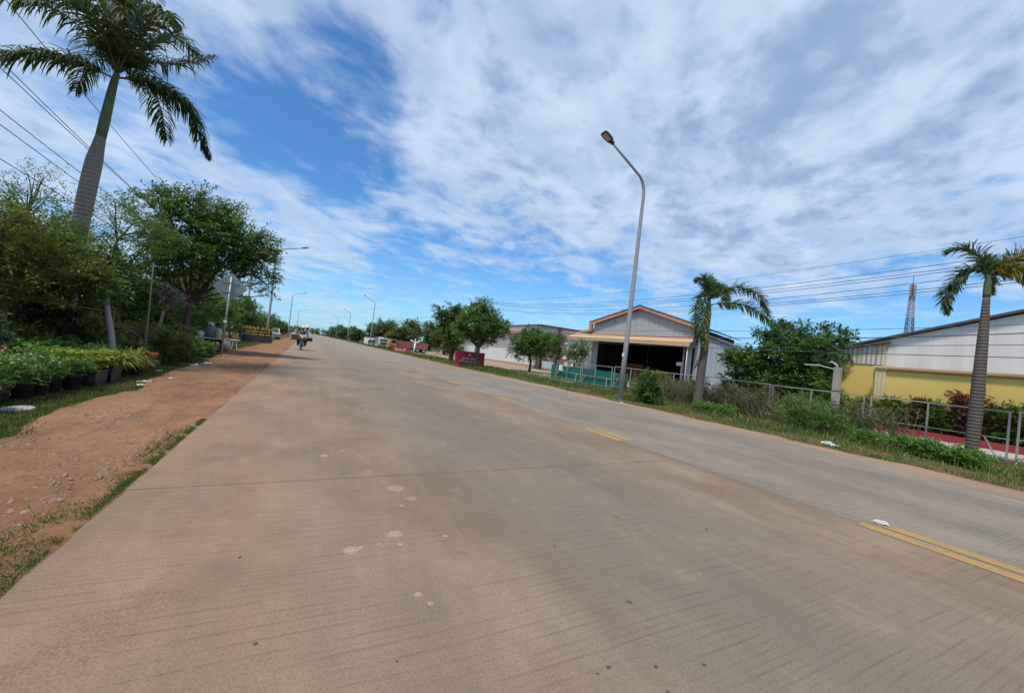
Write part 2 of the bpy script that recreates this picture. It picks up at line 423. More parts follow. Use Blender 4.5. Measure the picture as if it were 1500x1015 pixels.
    vor = nt.n('ShaderNodeTexVoronoi', dict(feature='F1'), Vector=co, Scale=2.6, Randomness=1.0)
    c = nt.mix(nt.math('MULTIPLY', nt.ramp(vor.outputs[0], 0.035, 0.015), 0.6), c, (0.08, 0.06, 0.045))
    # transverse tining
    yd = nt.math('ADD', y, nt.math('MULTIPLY', nt.noise(nt.scale(co, (0.22, 0.9, 1)), 1.0, 3, 0.5), 0.22))
    wv = nt.math('SINE', nt.math('MULTIPLY', yd, 2*math.pi/0.045))
    wv2 = nt.math('SINE', nt.math('MULTIPLY', nt.math('ADD', yd, nt.math('MULTIPLY', x, 0.012)), 2*math.pi/0.088))
    tm = nt.ramp(nt.noise(nt.scale(co, (0.7, 1.3, 1)), 1.2, 5, 0.6), 0.36, 0.60)
    tm2 = nt.ramp(nt.noise(nt.scale(co, (1.6, 3.0, 1)), 1.1, 5, 0.7), 0.36, 0.60)
    near = nt.ramp(y, 14.0, 3.0)
    gr = nt.math('MULTIPLY', nt.math('MULTIPLY', nt.ramp(wv, 0.55, 1.0), tm), near)
    gr2 = nt.math('MULTIPLY', nt.math('MULTIPLY', nt.ramp(wv2, 0.86, 1.0), tm2), near)
    lineg = nt.math('MAXIMUM', nt.math('MULTIPLY', gr, 0.40), nt.math('MULTIPLY', gr2, 0.75))
    brk = nt.noise(nt.scale(co, (2.2, 22.0, 1)), 1.0, 4, 0.6)
    lineg = nt.math('MULTIPLY', lineg, nt.ramp(brk, 0.34, 0.56, 0.10, 1.0))
    c = nt.mix(nt.math('MULTIPLY', lineg, 0.40), c, (0.095, 0.072, 0.054))
    # joints
    ys = nt.math('ADD', y, nt.math('MULTIPLY', x, -0.04))
    fj = nt.math('ABSOLUTE', nt.math('SUBTRACT', nt.math('FRACT', nt.math('ADD', nt.math('DIVIDE', nt.math('SUBTRACT', ys, 3.91), 5.2), 0.5)), 0.5))
    jn = nt.math('MULTIPLY', nt.math('MULTIPLY', nt.ramp(fj, 0.0028, 0.0014), nt.ramp(fine, 0.30, 0.55, 0.08, 0.6)), nt.math('SUBTRACT', 1.0, nt.math('MULTIPLY', fr, 0.75)))
    c = nt.mix(jn, c, (0.085, 0.065, 0.05))
    cj = nt.ramp(nt.math('ABSOLUTE', nt.math('SUBTRACT', nt.math('ADD', x, nt.math('MULTIPLY', nt.math('SUBTRACT', fine, 0.5), 0.05)), 5.13)), 0.035, 0.010)
    c = nt.mix(nt.math('MULTIPLY', cj, 0.5), c, (0.13, 0.10, 0.08))
    mott = nt.noise(nt.scale(co, (1.0, 0.7, 1)), 2.3, 8, 0.68, 0.3)
    c = nt.mix(nt.math('MULTIPLY', nt.ramp(mott, 0.50, 0.68), 0.35), c, (0.16, 0.135, 0.095))
    c = nt.mix(nt.math('MULTIPLY', nt.ramp(mott, 0.46, 0.30), 0.30), c, (0.36, 0.275, 0.19))
    grit2 = nt.noise(co, 190.0, 2, 0.6)
    c = nt.mix(nt.math('MULTIPLY', nt.ramp(grit, 0.45, 0.72), 0.60), c, nt.mix(0.6, c, (0.05, 0.038, 0.028)))
    c = nt.mix(nt.math('MULTIPLY', nt.ramp(grit2, 0.55, 0.75), 0.45), c, (0.07, 0.055, 0.04))
    c = nt.mix(nt.math('MULTIPLY', nt.ramp(grit, 0.40, 0.25), 0.35), c, (0.42, 0.34, 0.25))
    c = nt.mix(nt.math('MULTIPLY', nt.ramp(midn, 0.60, 0.72), 0.35), c, (0.13, 0.10, 0.072))
    h = nt.math('SUBTRACT', nt.math('ADD', nt.math('MULTIPLY', fine, 0.5), nt.math('MULTIPLY', grit, 0.35)), nt.math('ADD', lineg, jn))
    finish(nt, c, nt.ramp(fine, 0.2, 0.8, 0.72, 0.92), h, 0.35, 0.012, 0, 0.25)
    return mt

def ground_material():
    mt, nt = new_mat('earth_and_short_grass')
    co = nt.n('ShaderNodeTexCoord').outputs['Object']
    x, y, z = nt.n('ShaderNodeSeparateXYZ', Vector=co).outputs
    n1 = nt.noise(co, 0.35, 6, 0.6); n2 = nt.noise(co, 3.0, 8, 0.7); n3 = nt.noise(co, 25, 5, 0.7)
    earth = nt.mix(n2, (0.135, 0.075, 0.042), (0.26, 0.155, 0.09))
    green = nt.mix(n2, (0.035, 0.058, 0.014), (0.095, 0.12, 0.032))
    c = nt.mix(nt.ramp(nt.math('ADD', nt.math('MULTIPLY', n1, 0.6), nt.math('MULTIPLY', n2, 0.5)), 0.46, 0.64), green, earth)
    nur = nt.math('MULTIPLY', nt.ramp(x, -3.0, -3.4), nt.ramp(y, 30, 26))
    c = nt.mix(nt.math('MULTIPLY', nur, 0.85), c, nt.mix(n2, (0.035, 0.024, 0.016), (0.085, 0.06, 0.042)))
    c = nt.mix(nt.math('MULTIPLY', n3, 0.4), c, nt.mix(0.5, c, (0.02, 0.015, 0.01)))
    finish(nt, c, 0.95, nt.math('ADD', n2, n3), 0.7, 0.03, 0, 0.1)
    return mt

def dirt_material(name, a, b, cdark):
    mt, nt = new_mat(name)
    co = nt.n('ShaderNodeTexCoord').outputs['Object']
    n1 = nt.noise(nt.scale(co, (1, 0.6, 1)), 0.8, 6, 0.6, 0.4); n2 = nt.noise(co, 5.0, 8, 0.7); n3 = nt.noise(co, 38, 5, 0.75)
    c = nt.mix(nt.ramp(n1, 0.3, 0.7), a, b)
    c = nt.mix(nt.math('MULTIPLY', nt.ramp(n2, 0.50, 0.70), 0.55), c, cdark)
    st = nt.noise(nt.scale(co, (3.5, 0.5, 1)), 1.3, 6, 0.65)
    c = nt.mix(nt.math('MULTIPLY', nt.ramp(st, 0.50, 0.68), 0.5), c, (0.135, 0.085, 0.06))
    vor = nt.n('ShaderNodeTexVoronoi', dict(feature='F1'), Vector=co, Scale=16.0)
    peb = nt.math('MULTIPLY', nt.ramp(vor.outputs[0], 0.34, 0.22), nt.ramp(n2, 0.42, 0.58))
    c = nt.mix(nt.math('MULTIPLY', peb, 0.5), c, nt.mix(n3, (0.16, 0.11, 0.085), (0.40, 0.31, 0.24)))
    c = nt.mix(nt.math('MULTIPLY', n3, 0.35), c, (0.12, 0.07, 0.045))
    h = nt.math('ADD', nt.math('ADD', nt.math('MULTIPLY', n2, 1.0), nt.math('MULTIPLY', n3, 0.4)), nt.math('MULTIPLY', peb, 0.5))
    finish(nt, c, 0.95, h, 0.8, 0.03, 0, 0.1)
    return mt

def sheet(name, nx, ny, fn, mat, kind='structure'):
    v = [fn(i/nx, j/ny) for j in range(ny+1) for i in range(nx+1)]
    f = [(j*(nx+1)+i, j*(nx+1)+i+1, (j+1)*(nx+1)+i+1, (j+1)*(nx+1)+i) for j in range(ny) for i in range(nx)]
    b = MB(); b.add(v, f)
    return tag(b.build(name, mat, smooth=True), kind=kind)

g = MB(); g.add([(-2500, -1500, -0.03), (2500, -1500, -0.03), (2500, 3500, -0.03), (-2500, 3500, -0.03)], [(0, 1, 2, 3)])
tag(g.build('ground', ground_material()), kind='structure')

def rough1(t, seed, amp):
    return amp*(math.sin(t*1.7+seed)+0.6*math.sin(t*4.3+seed*2.1)+0.45*math.sin(t*9.1+seed*3.3)+0.3*math.sin(t*19.7+seed)+0.2*math.sin(t*41+seed*1.7))/2.2
def redge(t):
    return float(np.interp(t, [17, 27, 48, 70, 119], [10.42, 9.0, 9.2, 9.7, 10.42]))
r = MB()
ys = [-8+0.12*i for i in range(360)] + [35.2+3*i for i in range(30)] + [130, 200, 300, 500, 900, 1600, 2600]
left = [-1.09 + rough1(t, 0.3, 0.035) for t in ys]; right = [redge(t) + rough1(t, 1.9, 0.05) for t in ys]
v = []; f = []
for t, a, b in zip(ys, left, right):
    v += [(a, t, -0.05), (a+0.01, t, 0.0), (b-0.01, t, 0.0), (b, t, -0.05)]
for i in range(len(ys)-1):
    for j in range(3): f.append((4*i+j, 4*i+j+1, 4*i+4+j+1, 4*i+4+j))
r.add(v, f); tag(r.build('road', road_material()), kind='structure')

def xb(t):                                         # where the bare laterite shoulder meets the lawn strip
    base = np.interp(t, [-8, 3, 5.5, 6.5, 8, 9.5, 10.5, 12, 16, 23, 37, 44, 60, 120], [-3.6, -2.9, -2.45, -2.62, -2.66, -2.5, -2.75, -2.85, -2.85, -3.4, -3.1, -3.0, -2.9, -2.9])
    return float(base) + rough1(t*1.3, 0.9, 0.07)
def shoulder_pt(u, vv):
    t = -8 + 128*vv**2.2
    a, b = xb(t), -1.075 + 0.022*abs(math.sin(t*2.3)+0.5*math.sin(t*7.1)+0.4*math.sin(t*17.3))
    x = a + (b-a)*u
    z = -0.012 + 0.012*math.sin(x*5+t*1.3)*math.sin(t*2.1) + 0.010*math.sin(x*11+t*6.3) - (0.02 if u in (0, 1) else 0)
    if u > 0.90: z = -0.002 + 0.007*(1 if u < 0.99 else 0)
    return (x, t, z + 0.012*(1-u) + 0.004)
tag_sh = sheet('dirt_shoulder', 26, 420, shoulder_pt, dirt_material('laterite_dirt', (0.225, 0.112, 0.056), (0.355, 0.200, 0.110), (0.140, 0.068, 0.036)))
def rstrip(u, vv):
    t = -8 + 118*vv**1.6
    a, b = redge(t)-0.06, redge(t)+0.44 + (10.42-redge(t))*0.5 + rough1(t*1.1, 2.2, 0.22)
    return (a+(b-a)*u, t, -0.022 + (0.012 if 0.2 < u < 0.8 else 0))
sheet('roadside_dirt', 6, 260, rstrip, dirt_material('orange_dirt', (0.33, 0.175, 0.10), (0.45, 0.27, 0.175), (0.24, 0.12, 0.07)))
pth = MB(); pth.box((16.55, -14, -0.06), (19.1, 13.0, 0.02))
tag(pth.build('footpath', M('pale_concrete', (0.42, 0.39, 0.33), 0.9, 0.25, 2.5, dirt=(0.22, 0.17, 0.11), dirt_amt=0.6, bump=0.3)), kind='structure')
yard = MB(); yard.add([(13.6, 20.5, -0.024), (60, 20.5, -0.024), (60, 95, -0.024), (13.6, 95, -0.024)], [(0, 1, 2, 3)])
tag(yard.build('dirt_yard', dirt_material('yard_dirt', (0.36, 0.28, 0.19), (0.46, 0.37, 0.27), (0.26, 0.19, 0.12))), kind='structure')

# painted lines
mt, nt = new_mat('worn_yellow_paint')
co = nt.n('ShaderNodeTexCoord').outputs['Object']
wn = nt.noise(nt.scale(co, (1, 0.6, 1)), 9, 7, 0.75); wg = nt.noise(co, 60, 3, 0.7)
cc = nt.mix(wn, (0.36, 0.20, 0.05), (0.45, 0.28, 0.095))
cc = nt.mix(nt.ramp(nt.math('ADD', nt.math('MULTIPLY', wn, 0.8), nt.math('MULTIPLY', wg, 0.35)), 0.50, 0.76), cc, (0.215, 0.165, 0.115))
finish(nt, cc, 0.8, wg, 0.3, 0.01)
yl = MB()
for a, b in ((-3.2, -2.2), (0.15, 1.88), (5.3, 6.32), (9.7, 10.7), (14.1, 15.1), (18.6, 19.6), (23, 24), (27.5, 28.5)):
    for xx in (5.03, 5.27):
        n = 10
        for k in range(n):
            t0, t1 = a+(b-a)*k/n, a+(b-a)*(k+1)/n
            e = [rough1(t*9, xx, 0.007) for t in (t0, t1)]
            yl.add([(xx+e[0], t0, 0.004), (xx+0.165-e[0], t0, 0.004), (xx+0.165-e[1], t1, 0.004), (xx+e[1], t1, 0.004)], [(0, 1, 2, 3)])
tag(yl.build('yellow_centre_lines', mt), kind='structure')
wl = MB()
for a, b in ((1.55, 1.9), (2.9, 3.25)):
    wl.add([(9.25, a, 0.004), (9.32, a, 0.004), (9.32, b, 0.004), (9.25, b, 0.004)], [(0, 1, 2, 3)])
tag(wl.build('white_edge_marks', M('worn_white_paint', (0.37, 0.32, 0.265), 0.8, 0.3, 12)), kind='structure')

# loose stones on the shoulder
def rock_verts(c, s, rg):
    d = np.array([(1, 0, 0), (0.5, 0.85, 0), (-0.5, 0.85, 0), (-1, 0, 0), (-0.5, -0.85, 0), (0.5, -0.85, 0)])
    low = c + d*s*(0.8+0.4*rg.random((6, 1))); top = c + d*s*0.55*(0.7+0.6*rg.random((6, 1))) + np.array([0, 0, s*(0.45+0.4*rg.random())])
    return np.vstack([low, top])
st = MB(); rg = np.random.default_rng(5)
for i in range(7000):
    t = 1.5 + 16*rg.random()**1.9; x = xb(t)+0.1 + (-1.35-xb(t))*rg.random()
    if math.sin(t*1.9+x*2.3)+math.sin(t*0.7-x*3.1) < -0.35 and rg.random() < 0.8: continue
    s = 0.004 + 0.020*rg.random()**3.0
    v = rock_verts(np.array([x, t, -0.012]), s, rg)
    v[:, 2] += 0.004
    st.add([tuple(p) for p in v], [(i, (i+1) % 6, 6+(i+1) % 6, 6+i) for i in range(6)] + [(6, 7, 8, 9, 10, 11)])
tag(st.build('gravel', M('stone', (0.29, 0.20, 0.14), 0.9, 0.65, 25)), kind='stuff')

# ------------------------------------------------------------------ grass
def blades(name, pts, hmin, hmax, wd, mat, rg, lean=0.5):
    n = len(pts)
    h = hmin + (hmax-hmin)*rg.random(n)**1.6
    a = rg.random(n)*2*np.pi
    side = np.stack([np.cos(a), np.sin(a), np.zeros(n)], 1)
    b = rg.random(n)*2*np.pi
    ln = (rg.random(n)*lean*h)[:, None]*np.stack([np.cos(b), np.sin(b), np.zeros(n)], 1)
    up_ = np.zeros((n, 3)); up_[:, 2] = h
    wv = side*(wd*(0.6+0.8*rg.random(n)))[:, None]
    V = np.stack([pts-wv*0.5, pts+wv*0.5, pts+ln*0.45+up_*0.62+wv*0.32, pts+ln+up_], axis=1)
    tint = np.clip(0.50+0.26*rg.standard_normal(n), 0, 1)
    return tag(quads_obj(name, V, mat, tint=tint), kind='stuff')
rg = np.random.default_rng(21)
def patchy(p, s, thr):
    x, y = p[:, 0]*s, p[:, 1]*s
    return (np.sin(x*1.7+1.3*np.sin(y*0.9))+np.sin(y*2.1+x*0.6)+0.7*np.sin(x*4.1-y*3.3)+0.5*np.sin(y*7.7+x*5.1)) > thr
n = 42000
t = 2.0 + 12*rg.random(n)**1.1; u = rg.random(n)
xbv = np.array([xb(q) for q in t])
p = np.stack([xbv - 0.9*u**1.5 + 0.10*rg.standard_normal(n)*(u < 0.15), t, np.full(n, -0.03)], 1)
p = p[patchy(p, 3.0, -1.0) | (rg.random(n) < 0.5)]
p = p[(p[:, 1] < 9.6) | (rg.random(len(p)) < 0.35)]
blades('lawn_grass', p, 0.02, 0.065, 0.010, LM['lawn'], rg, 0.8)
n = 20000
t = 2.2 + 4.3*rg.random(n); x = -1.07 - 0.22*np.abs(rg.standard_normal(n))**1.3*np.interp(t, [2.2, 3.3, 3.6, 3.75, 4.1, 5.2, 6.0, 6.5], [0.75, 0.5, 0.3, 0.08, 0.22, 0.3, 0.18, 0.03])
p = np.stack([x, t, np.full(n, -0.004)], 1)
p = p[patchy(p, 5.0, -1.2)]
blades('edge_grass', p, 0.010, 0.036, 0.0042, LM['lawn'], rg, 1.2)
n = 50000
t = -3 + 30*rg.random(n)**0.9; u = rg.random(n)
x = 10.85 + np.array([rough1(q*1.1, 2.2, 0.22) for q in t]) + 5.4*u**1.25
p = np.stack([x, t, np.full(n, -0.03)], 1)
p = p[(patchy(p, 1.2, -0.3) | (rg.random(n) < 0.25))]
p = p[(p[:, 0] < 14.6) | (rg.random(len(p)) < 0.35)]
hs = np.where(p[:, 0] > 12.2, 1.0, 0.5)
far_ = p[:, 0] > 12.0
blades('verge_grass', p[~far_], 0.03, 0.11, 0.014, LM['grass'], rg, 0.9)
blades('tall_grass', p[far_], 0.04, 0.24, 0.016, LM['grass'], rg, 0.8)
n = 22000
t = 26 + 110*rg.random(n)**1.3; x = 10.95 + 4.5*rg.random(n)**1.3
p = np.stack([x, t, np.full(n, -0.03)], 1); p = p[patchy(p, 0.4, -0.2)]
blades('distant_verge_grass', p, 0.10, 0.30, 0.05, LM['grass'], rg, 0.6)
n = 9000
t = 20 + 30*rg.random(n); x = -3.1 - 1.6*rg.random(n)
p = np.stack([x, t, np.full(n, -0.03)], 1); p = p[patchy(p, 0.8, 0.2)]
blades('roadside_tuft_grass', p, 0.04, 0.12, 0.03, LM['lawn'], rg, 0.6)
#@@PART3
# ------------------------------------------------------------------ buildings on the right
m_white_clad = corrugated('white_cladding', (0.74, 0.74, 0.72), 'Y', 0.9, 0.5, dirt=(0.42, 0.40, 0.36), amt=0.15)
m_cream_clad = corrugated('cream_ribbed_cladding', (0.60, 0.56, 0.44), 'Y', 0.16, 0.5, amt=0.25)
m_grey_clad = corrugated('grey_ribbed_cladding', (0.42, 0.44, 0.45), 'Y', 0.20, 0.45, amt=0.22)
m_bluegrey = corrugated('blue_grey_cladding', (0.36, 0.41, 0.45), 'Y', 0.5, 0.5, amt=0.2)
m_roof = corrugated('roof_sheet', (0.11, 0.10, 0.10), 'Y', 0.2, 0.9, dirt=(0.18, 0.11, 0.07), amt=0.4)
m_rooft = M('roof_edge', (0.10, 0.095, 0.09), 0.9, 0.3, 3, dirt=(0.2, 0.12, 0.08))
m_salmon = M('salmon_trim', (0.52, 0.24, 0.15), 0.6, 0.2, 3, dirt=(0.33, 0.20, 0.14), dirt_amt=0.5)
m_canopy = M('cream_canopy_sheet', (0.52, 0.36, 0.22), 0.55, 0.15, 2, dirt=(0.42, 0.22, 0.12), dirt_amt=0.5, stretch=(1, 0.3, 1))
m_yellow = M('yellow_render', (0.72, 0.53, 0.15), 0.8, 0.10, 1.2, dirt=(0.40, 0.29, 0.11), dirt_amt=0.35)
m_cap = M('tan_coping', (0.50, 0.31, 0.15), 0.75, 0.15, 3, dirt=(0.22, 0.13, 0.08), dirt_amt=0.4)
m_creamp = M('cream_pilaster', (0.66, 0.56, 0.34), 0.75, 0.08, 3, dirt=(0.4, 0.3, 0.16), dirt_amt=0.3)
m_kerb = M('red_kerb_paint', (0.30, 0.035, 0.045), 0.7, 0.3, 5, dirt=(0.16, 0.06, 0.05), dirt_amt=0.5)
m_inner_shade = M('inner_shade_dark', (0.03, 0.027, 0.024), 0.9, 0.3, 2)  # near-black colour paints the shade inside the warehouse, floor included

# yellow boundary wall
B = (20.0, -3.5, 0.0)
wall = thing('boundary_wall', B, 'yellow rendered boundary wall with tan coping behind the shrubs', 'wall')
b = MB(); b.box((20.0, -15, -0.06), (20.25, 7.34, 2.30)); b.build('wall_panel', m_yellow, wall, world_to=B)
b = MB(); b.box((19.93, -15, 2.31), (20.32, 6.90, 2.36)); b.box((19.88, -15, 2.362), (20.37, 6.90, 2.42)); b.box((19.94, -15, 2.422), (20.31, 6.90, 2.45))
b.build('coping', m_cap, wall, world_to=B)
for yc in (7.08, -1.2):
    b = MB(); b.box((19.88, yc-0.16, -0.06), (19.995, yc+0.16, 2.30))
    for k in (-0.105, 0.0, 0.105): b.box((19.845, yc+k-0.03, 0.2), (19.878, yc+k+0.03, 2.22))
    b.box((19.84, yc-0.178, 2.31), (20.38, yc+0.178, 2.38)); b.box((19.80, yc-0.178, 2.382), (20.42, yc+0.20, 2.455))
    b.build('pilaster', m_creamp, wall, world_to=B)
# white factory hall behind it
B = (20.6, -3.5, 0.0)
fac = thing('factory_hall', B, 'white clad factory hall with low gable roof behind the yellow wall', 'building')
b = MB(); b.prism([(-14.9, -0.05), (7.75, -0.05), (7.75, 3.42), (-3.5, 6.45), (-14.9, 3.38)], 0, 20.6, 20.75); b.build('front_wall', m_white_clad, fac, world_to=B)
b = MB(); b.box((20.75, 7.6, -0.05), (60, 7.74, 3.3)); b.build('side_wall', m_white_clad, fac, world_to=B)
b = MB()
for sgn in (1, -1):
    e = -3.5+sgn*11.75; b.prism([(e, 3.42-0.11), (-3.5, 6.56), (-3.5, 6.64), (e, 3.42-0.03)], 0, 20.42, 50)
b.build('roof', m_rooft, fac, world_to=B)
# lower cream annexe to the left
B = (20.45, 8.6, 0.0)
an = thing('factory_annexe', B, 'cream ribbed lean-to on a yellow base at the left end of the white hall', 'building')
b = MB(); b.box((20.45, 7.20, -0.05), (20.58, 10.6, 2.52)); b.build('base_wall', m_yellow, an, world_to=B)
b = MB(); b.prism([(7.20, 2.53), (10.6, 2.53), (10.6, 2.75), (7.20, 3.38)], 0, 20.42, 20.55); b.build('cladding', m_cream_clad, an, world_to=B)
b = MB(); b.prism([(7.10, 3.41), (10.9, 2.69), (10.9, 2.75), (7.10, 3.48)], 0, 20.25, 34); b.build('roof', m_rooft, an, world_to=B)
kb = MB(); kb.box((19.10, -14, -0.06), (19.30, 7.6, 0.24)); kb.box((19.301, -14, -0.06), (19.99, 7.6, 0.12))
kb_o = kb.build('planter_kerb', m_kerb); tag(kb_o, 'long dark red kerb of the planting bed at the foot of the yellow wall', 'kerb')

# open fronted warehouse
B = (28.0, 28.1, 0.0)
wh = thing('warehouse', B, 'open fronted grey metal warehouse with salmon gable trim and wide canopy', 'warehouse')
b = MB(); b.prism([(34.4, 4.20), (34.4, 5.42), (28.1, 7.0), (21.8, 5.42), (21.8, 4.20)], 0, 28.0, 28.12); b.build('gable_wall', m_grey_clad, wh, world_to=B)
b = MB()
b.prism([(28.1, 7.02), (28.1, 7.30), (34.85, 5.59), (34.85, 5.27)], 0, 27.60, 27.68)
b.prism([(28.1, 7.02), (21.35, 5.27), (21.35, 5.59), (28.1, 7.30)], 0, 27.60, 27.68)
b.box((27.55, 21.30, 4.35), (27.98, 21.70, 5.55)); b.box((27.55, 34.50, 4.75), (27.98, 34.86, 5.60))
b.box((27.85, 21.75, 4.20), (27.985, 34.5, 4.52))
b.build('gable_trim', m_salmon, wh, world_to=B)
b = MB(); b.box((27.53, 21.40, 4.35), (27.548, 21.60, 4.95)); b.build('red_panel', m_red, wh, world_to=B)
b = MB()
b.prism([(28.1, 7.31), (34.9, 5.59), (34.9, 5.67), (28.1, 7.39)], 0, 27.56, 41)
b.prism([(28.1, 7.31), (28.1, 7.39), (21.3, 5.67), (21.3, 5.59)], 0, 27.56, 41)
b.build('roof', m_roof, wh, world_to=B)
b = MB(); b.box((28.12, 34.2, -0.05), (41, 34.36, 5.6)); b.box((28.12, 22.62, -0.05), (41, 22.76, 5.66)); pass
b.build('side_wall', m_grey_clad, wh, world_to=B)
b = MB(); b.prism([(22.05, -0.05), (34.15, -0.05), (34.15, 5.6), (28.1, 7.2), (22.05, 5.6)], 0, 40.7, 40.85); b.box((28.2, 21.965, -0.04), (40.6, 21.99, 5.58)); b.box((28.2, 34.16, -0.04), (40.6, 34.19, 5.58)); b.build('painted_shade_lining', m_inner_shade, wh, world_to=B)  # back gable and added side sheets, coloured near-black as interior shade
for y0_, y1_ in ((33.55, 34.4), (21.80, 22.3)):
    b = MB(); b.box((28.0, y0_, -0.05), (28.10, y1_, 4.19)); b.build('door_jamb', m_bluegrey, wh, world_to=B)
b = MB(); b.add([(28, 22.0, 0.02), (40.69, 22.0, 0.02), (40.69, 34.15, 0.02), (28, 34.2, 0.02)], [(0, 1, 2, 3)]); b.build('floor_slab', m_inner_shade, wh, world_to=B)
b = MB()
b.add([(27.95, 21.4, 4.42), (27.95, 37.0, 4.42), (26.35, 37.0, 3.92), (26.35, 21.4, 3.92), (27.95, 21.4, 4.36), (27.95, 37.0, 4.36), (26.35, 37.0, 3.86), (26.35, 21.4, 3.86)],
      [(0, 1, 2, 3), (7, 6, 5, 4), (0, 3, 7, 4), (1, 5, 6, 2), (0, 4, 5, 1)])
b.box((26.28, 21.35, 3.62), (26.345, 37.05, 3.93))
b.build('canopy', m_canopy, wh, world_to=B)
b = MB(); b.prism([(26.36, 3.60), (27.99, 3.60), (27.99, 4.33), (26.36, 3.84)], 1, 21.36, 21.40)
b.build('canopy_bracket', m_rooft, wh, world_to=B)
for yy in (21.6, 36.2):
    b = MB(); b.tube([(26.5, yy, -0.05), (26.5, yy, 3.85)], 0.045, 10); b.build('canopy_post', m_white, wh, world_to=B, smooth=True)
b = MB(); b.prism([(17.2, -0.05), (21.75, -0.05), (21.75, 5.05), (17.2, 3.75)], 0, 28.5, 28.62); b.box((28.62, 17.2, -0.05), (36, 17.32, 3.65))
wing = b.build('right_wing_wall', m_bluegrey, wh, world_to=B)
b = MB(); b.prism([(16.9, 3.70), (21.78, 5.12), (21.78, 5.20), (16.9, 3.77)], 0, 28.3, 36); b.build('right_wing_roof', m_rooft, wh, world_to=B)
b = MB(); b.prism([(34.42, -0.05), (39.5, -0.05), (39.5, 4.0), (34.42, 4.85)], 0, 29.2, 29.32); b.build('left_wing_wall', m_white_clad, wh, world_to=B)
b = MB(); b.prism([(34.42, 4.9), (40, 4.0), (40, 4.25), (34.42, 5.15)], 0, 28.6, 38); b.build('left_wing_roof', m_salmon, wh, world_to=B)
wh.rotation_euler = (0, 0, math.radians(18.5)); wh.scale = (1, 0.8, 1)
WM = Matrix.Translation(B) @ Matrix.Rotation(math.radians(18.5), 4, 'Z') @ Matrix.Diagonal((1, 0.8, 1, 1))
def wpt(o):
    o.data.transform(WM @ Matrix.Translation((-B[0], -B[1], 0))); return o
pl = MB()
for k in range(9):
    for j in range(4):
        pl.box((33+0.03*(k % 2), 30.3+0.82*j, 0.02+0.2*k), (36, 30.3+0.82*j+0.78, 0.02+0.2*k+0.185))
tag(wpt(pl.build('timber_stack', M('orange_timber', (0.42, 0.20, 0.06), 0.8, 0.3, 4))), 'orange brown stack of sawn timber inside the left of the dark warehouse', 'timber stack')
nb = MB(); nb.box((28.55, 22.5, 2.0), (28.60, 23.6, 2.32)); nb.box((28.57, 23.0, -0.04), (28.60, 23.06, 2.0))
tag(wpt(nb.build('notice_board', m_white)), 'small white notice board just inside the right side of the warehouse opening', 'notice board')

# long low shed farther along
B = (26.0, 62.0, 0.0)
sh = thing('long_shed', B, 'long grey and white metal shed with orange fascia behind the roadside trees', 'shed')
b = MB(); b.box((26.0, 43.5, 2.2), (26.12, 84, 4.40)); b.box((26.12, 43.5, -0.05), (40, 43.62, 4.4)); b.build('upper_wall', m_grey_clad, sh, world_to=B)
b = MB(); b.box((25.97, 43.4, 0.32), (26.13, 84, 2.19)); b.build('lower_wall', m_white_clad, sh, world_to=B)
b = MB(); b.box((25.9, 43.4, -0.05), (26.13, 84, 0.31)); b.build('plinth', M('pink_plinth', (0.45, 0.29, 0.22), 0.85, 0.2, 2), sh, world_to=B)
b = MB(); b.box((25.6, 43.0, 4.42), (26.1, 84.3, 4.84)); b.build('fascia', m_salmon, sh, world_to=B)
b = MB(); b.box((26.15, 43.3, 4.85), (26.25, 84, 5.46)); b.box((26.26, 43.5, 4.41), (40, 43.62, 5.46)); b.build('parapet', m_white_clad, sh, world_to=B)
b = MB(); b.box((25.95, 43.0, 5.47), (40, 84.3, 5.60)); b.build('roof', m_rooft, sh, world_to=B)
# low pale house glimpsed behind the trees
B = (31.0, 47.0, 0)
ho = thing('roadside_house', B, 'small white house with rusty roof half hidden between shed and warehouse', 'house')
b = MB(); b.box((30, 40.5, -0.05), (36, 42.8, 3.4)); b.build('wall', m_white, ho, world_to=B)
b = MB(); b.prism([(29.4, 3.41), (33, 4.9), (36.6, 3.41)], 1, 40.2, 42.9); b.build('roof', m_salmon, ho, world_to=B)

# lattice telecom tower
B = (150.0, 48.0, 0.0)
tw = thing('lattice_tower', B, 'red and white steel lattice telecom tower rising behind the white hall', 'tower')
def tower_seg(z0, z1, mat, nm):
    b = MB(); H = 34.6
    def wv(z): return 1.2*(1-z/H)**0.9+0.22
    zs = np.arange(z0, z1+0.01, 1.6)
    for i in range(len(zs)-1):
        a, c = zs[i], zs[i+1]; wa, wc = wv(a), wv(c)
        ca = [(sx*wa, sy*wa, a) for sx, sy in ((1, 1), (-1, 1), (-1, -1), (1, -1))]
        cc_ = [(sx*wc, sy*wc, c) for sx, sy in ((1, 1), (-1, 1), (-1, -1), (1, -1))]
        for j in range(4):
            b.tube([ca[j], cc_[j]], 0.10, 4); b.tube([cc_[j], cc_[(j+1) % 4]], 0.06, 4)
            b.tube([ca[j], cc_[(j+1) % 4]], 0.06, 4); b.tube([ca[(j+1) % 4], cc_[j]], 0.06, 4)
    b.build(nm, mat, tw)
m_twr = M('tower_red', (0.26, 0.13, 0.13), 0.6, 0.2, 1); m_tww = M('tower_white', (0.34, 0.36, 0.40), 0.6, 0.1, 1); m_twd = M('tower_grey', (0.13, 0.15, 0.19), 0.6, 0.1, 1)
tower_seg(0, 24.0, m_twd, 'lower_lattice'); tower_seg(24.0, 28.8, m_tww, 'white_lattice'); tower_seg(28.8, 33.7, m_twr, 'red_lattice')
for a in range(3):
    b = MB(); x, y = 0.55*math.cos(a*2.1+0.4), 0.55*math.sin(a*2.1+0.4)
    b.box((x-0.22, y-0.22, 30.2), (x+0.22, y+0.22, 33.4)); b.build('antenna_panel', m_tww, tw)
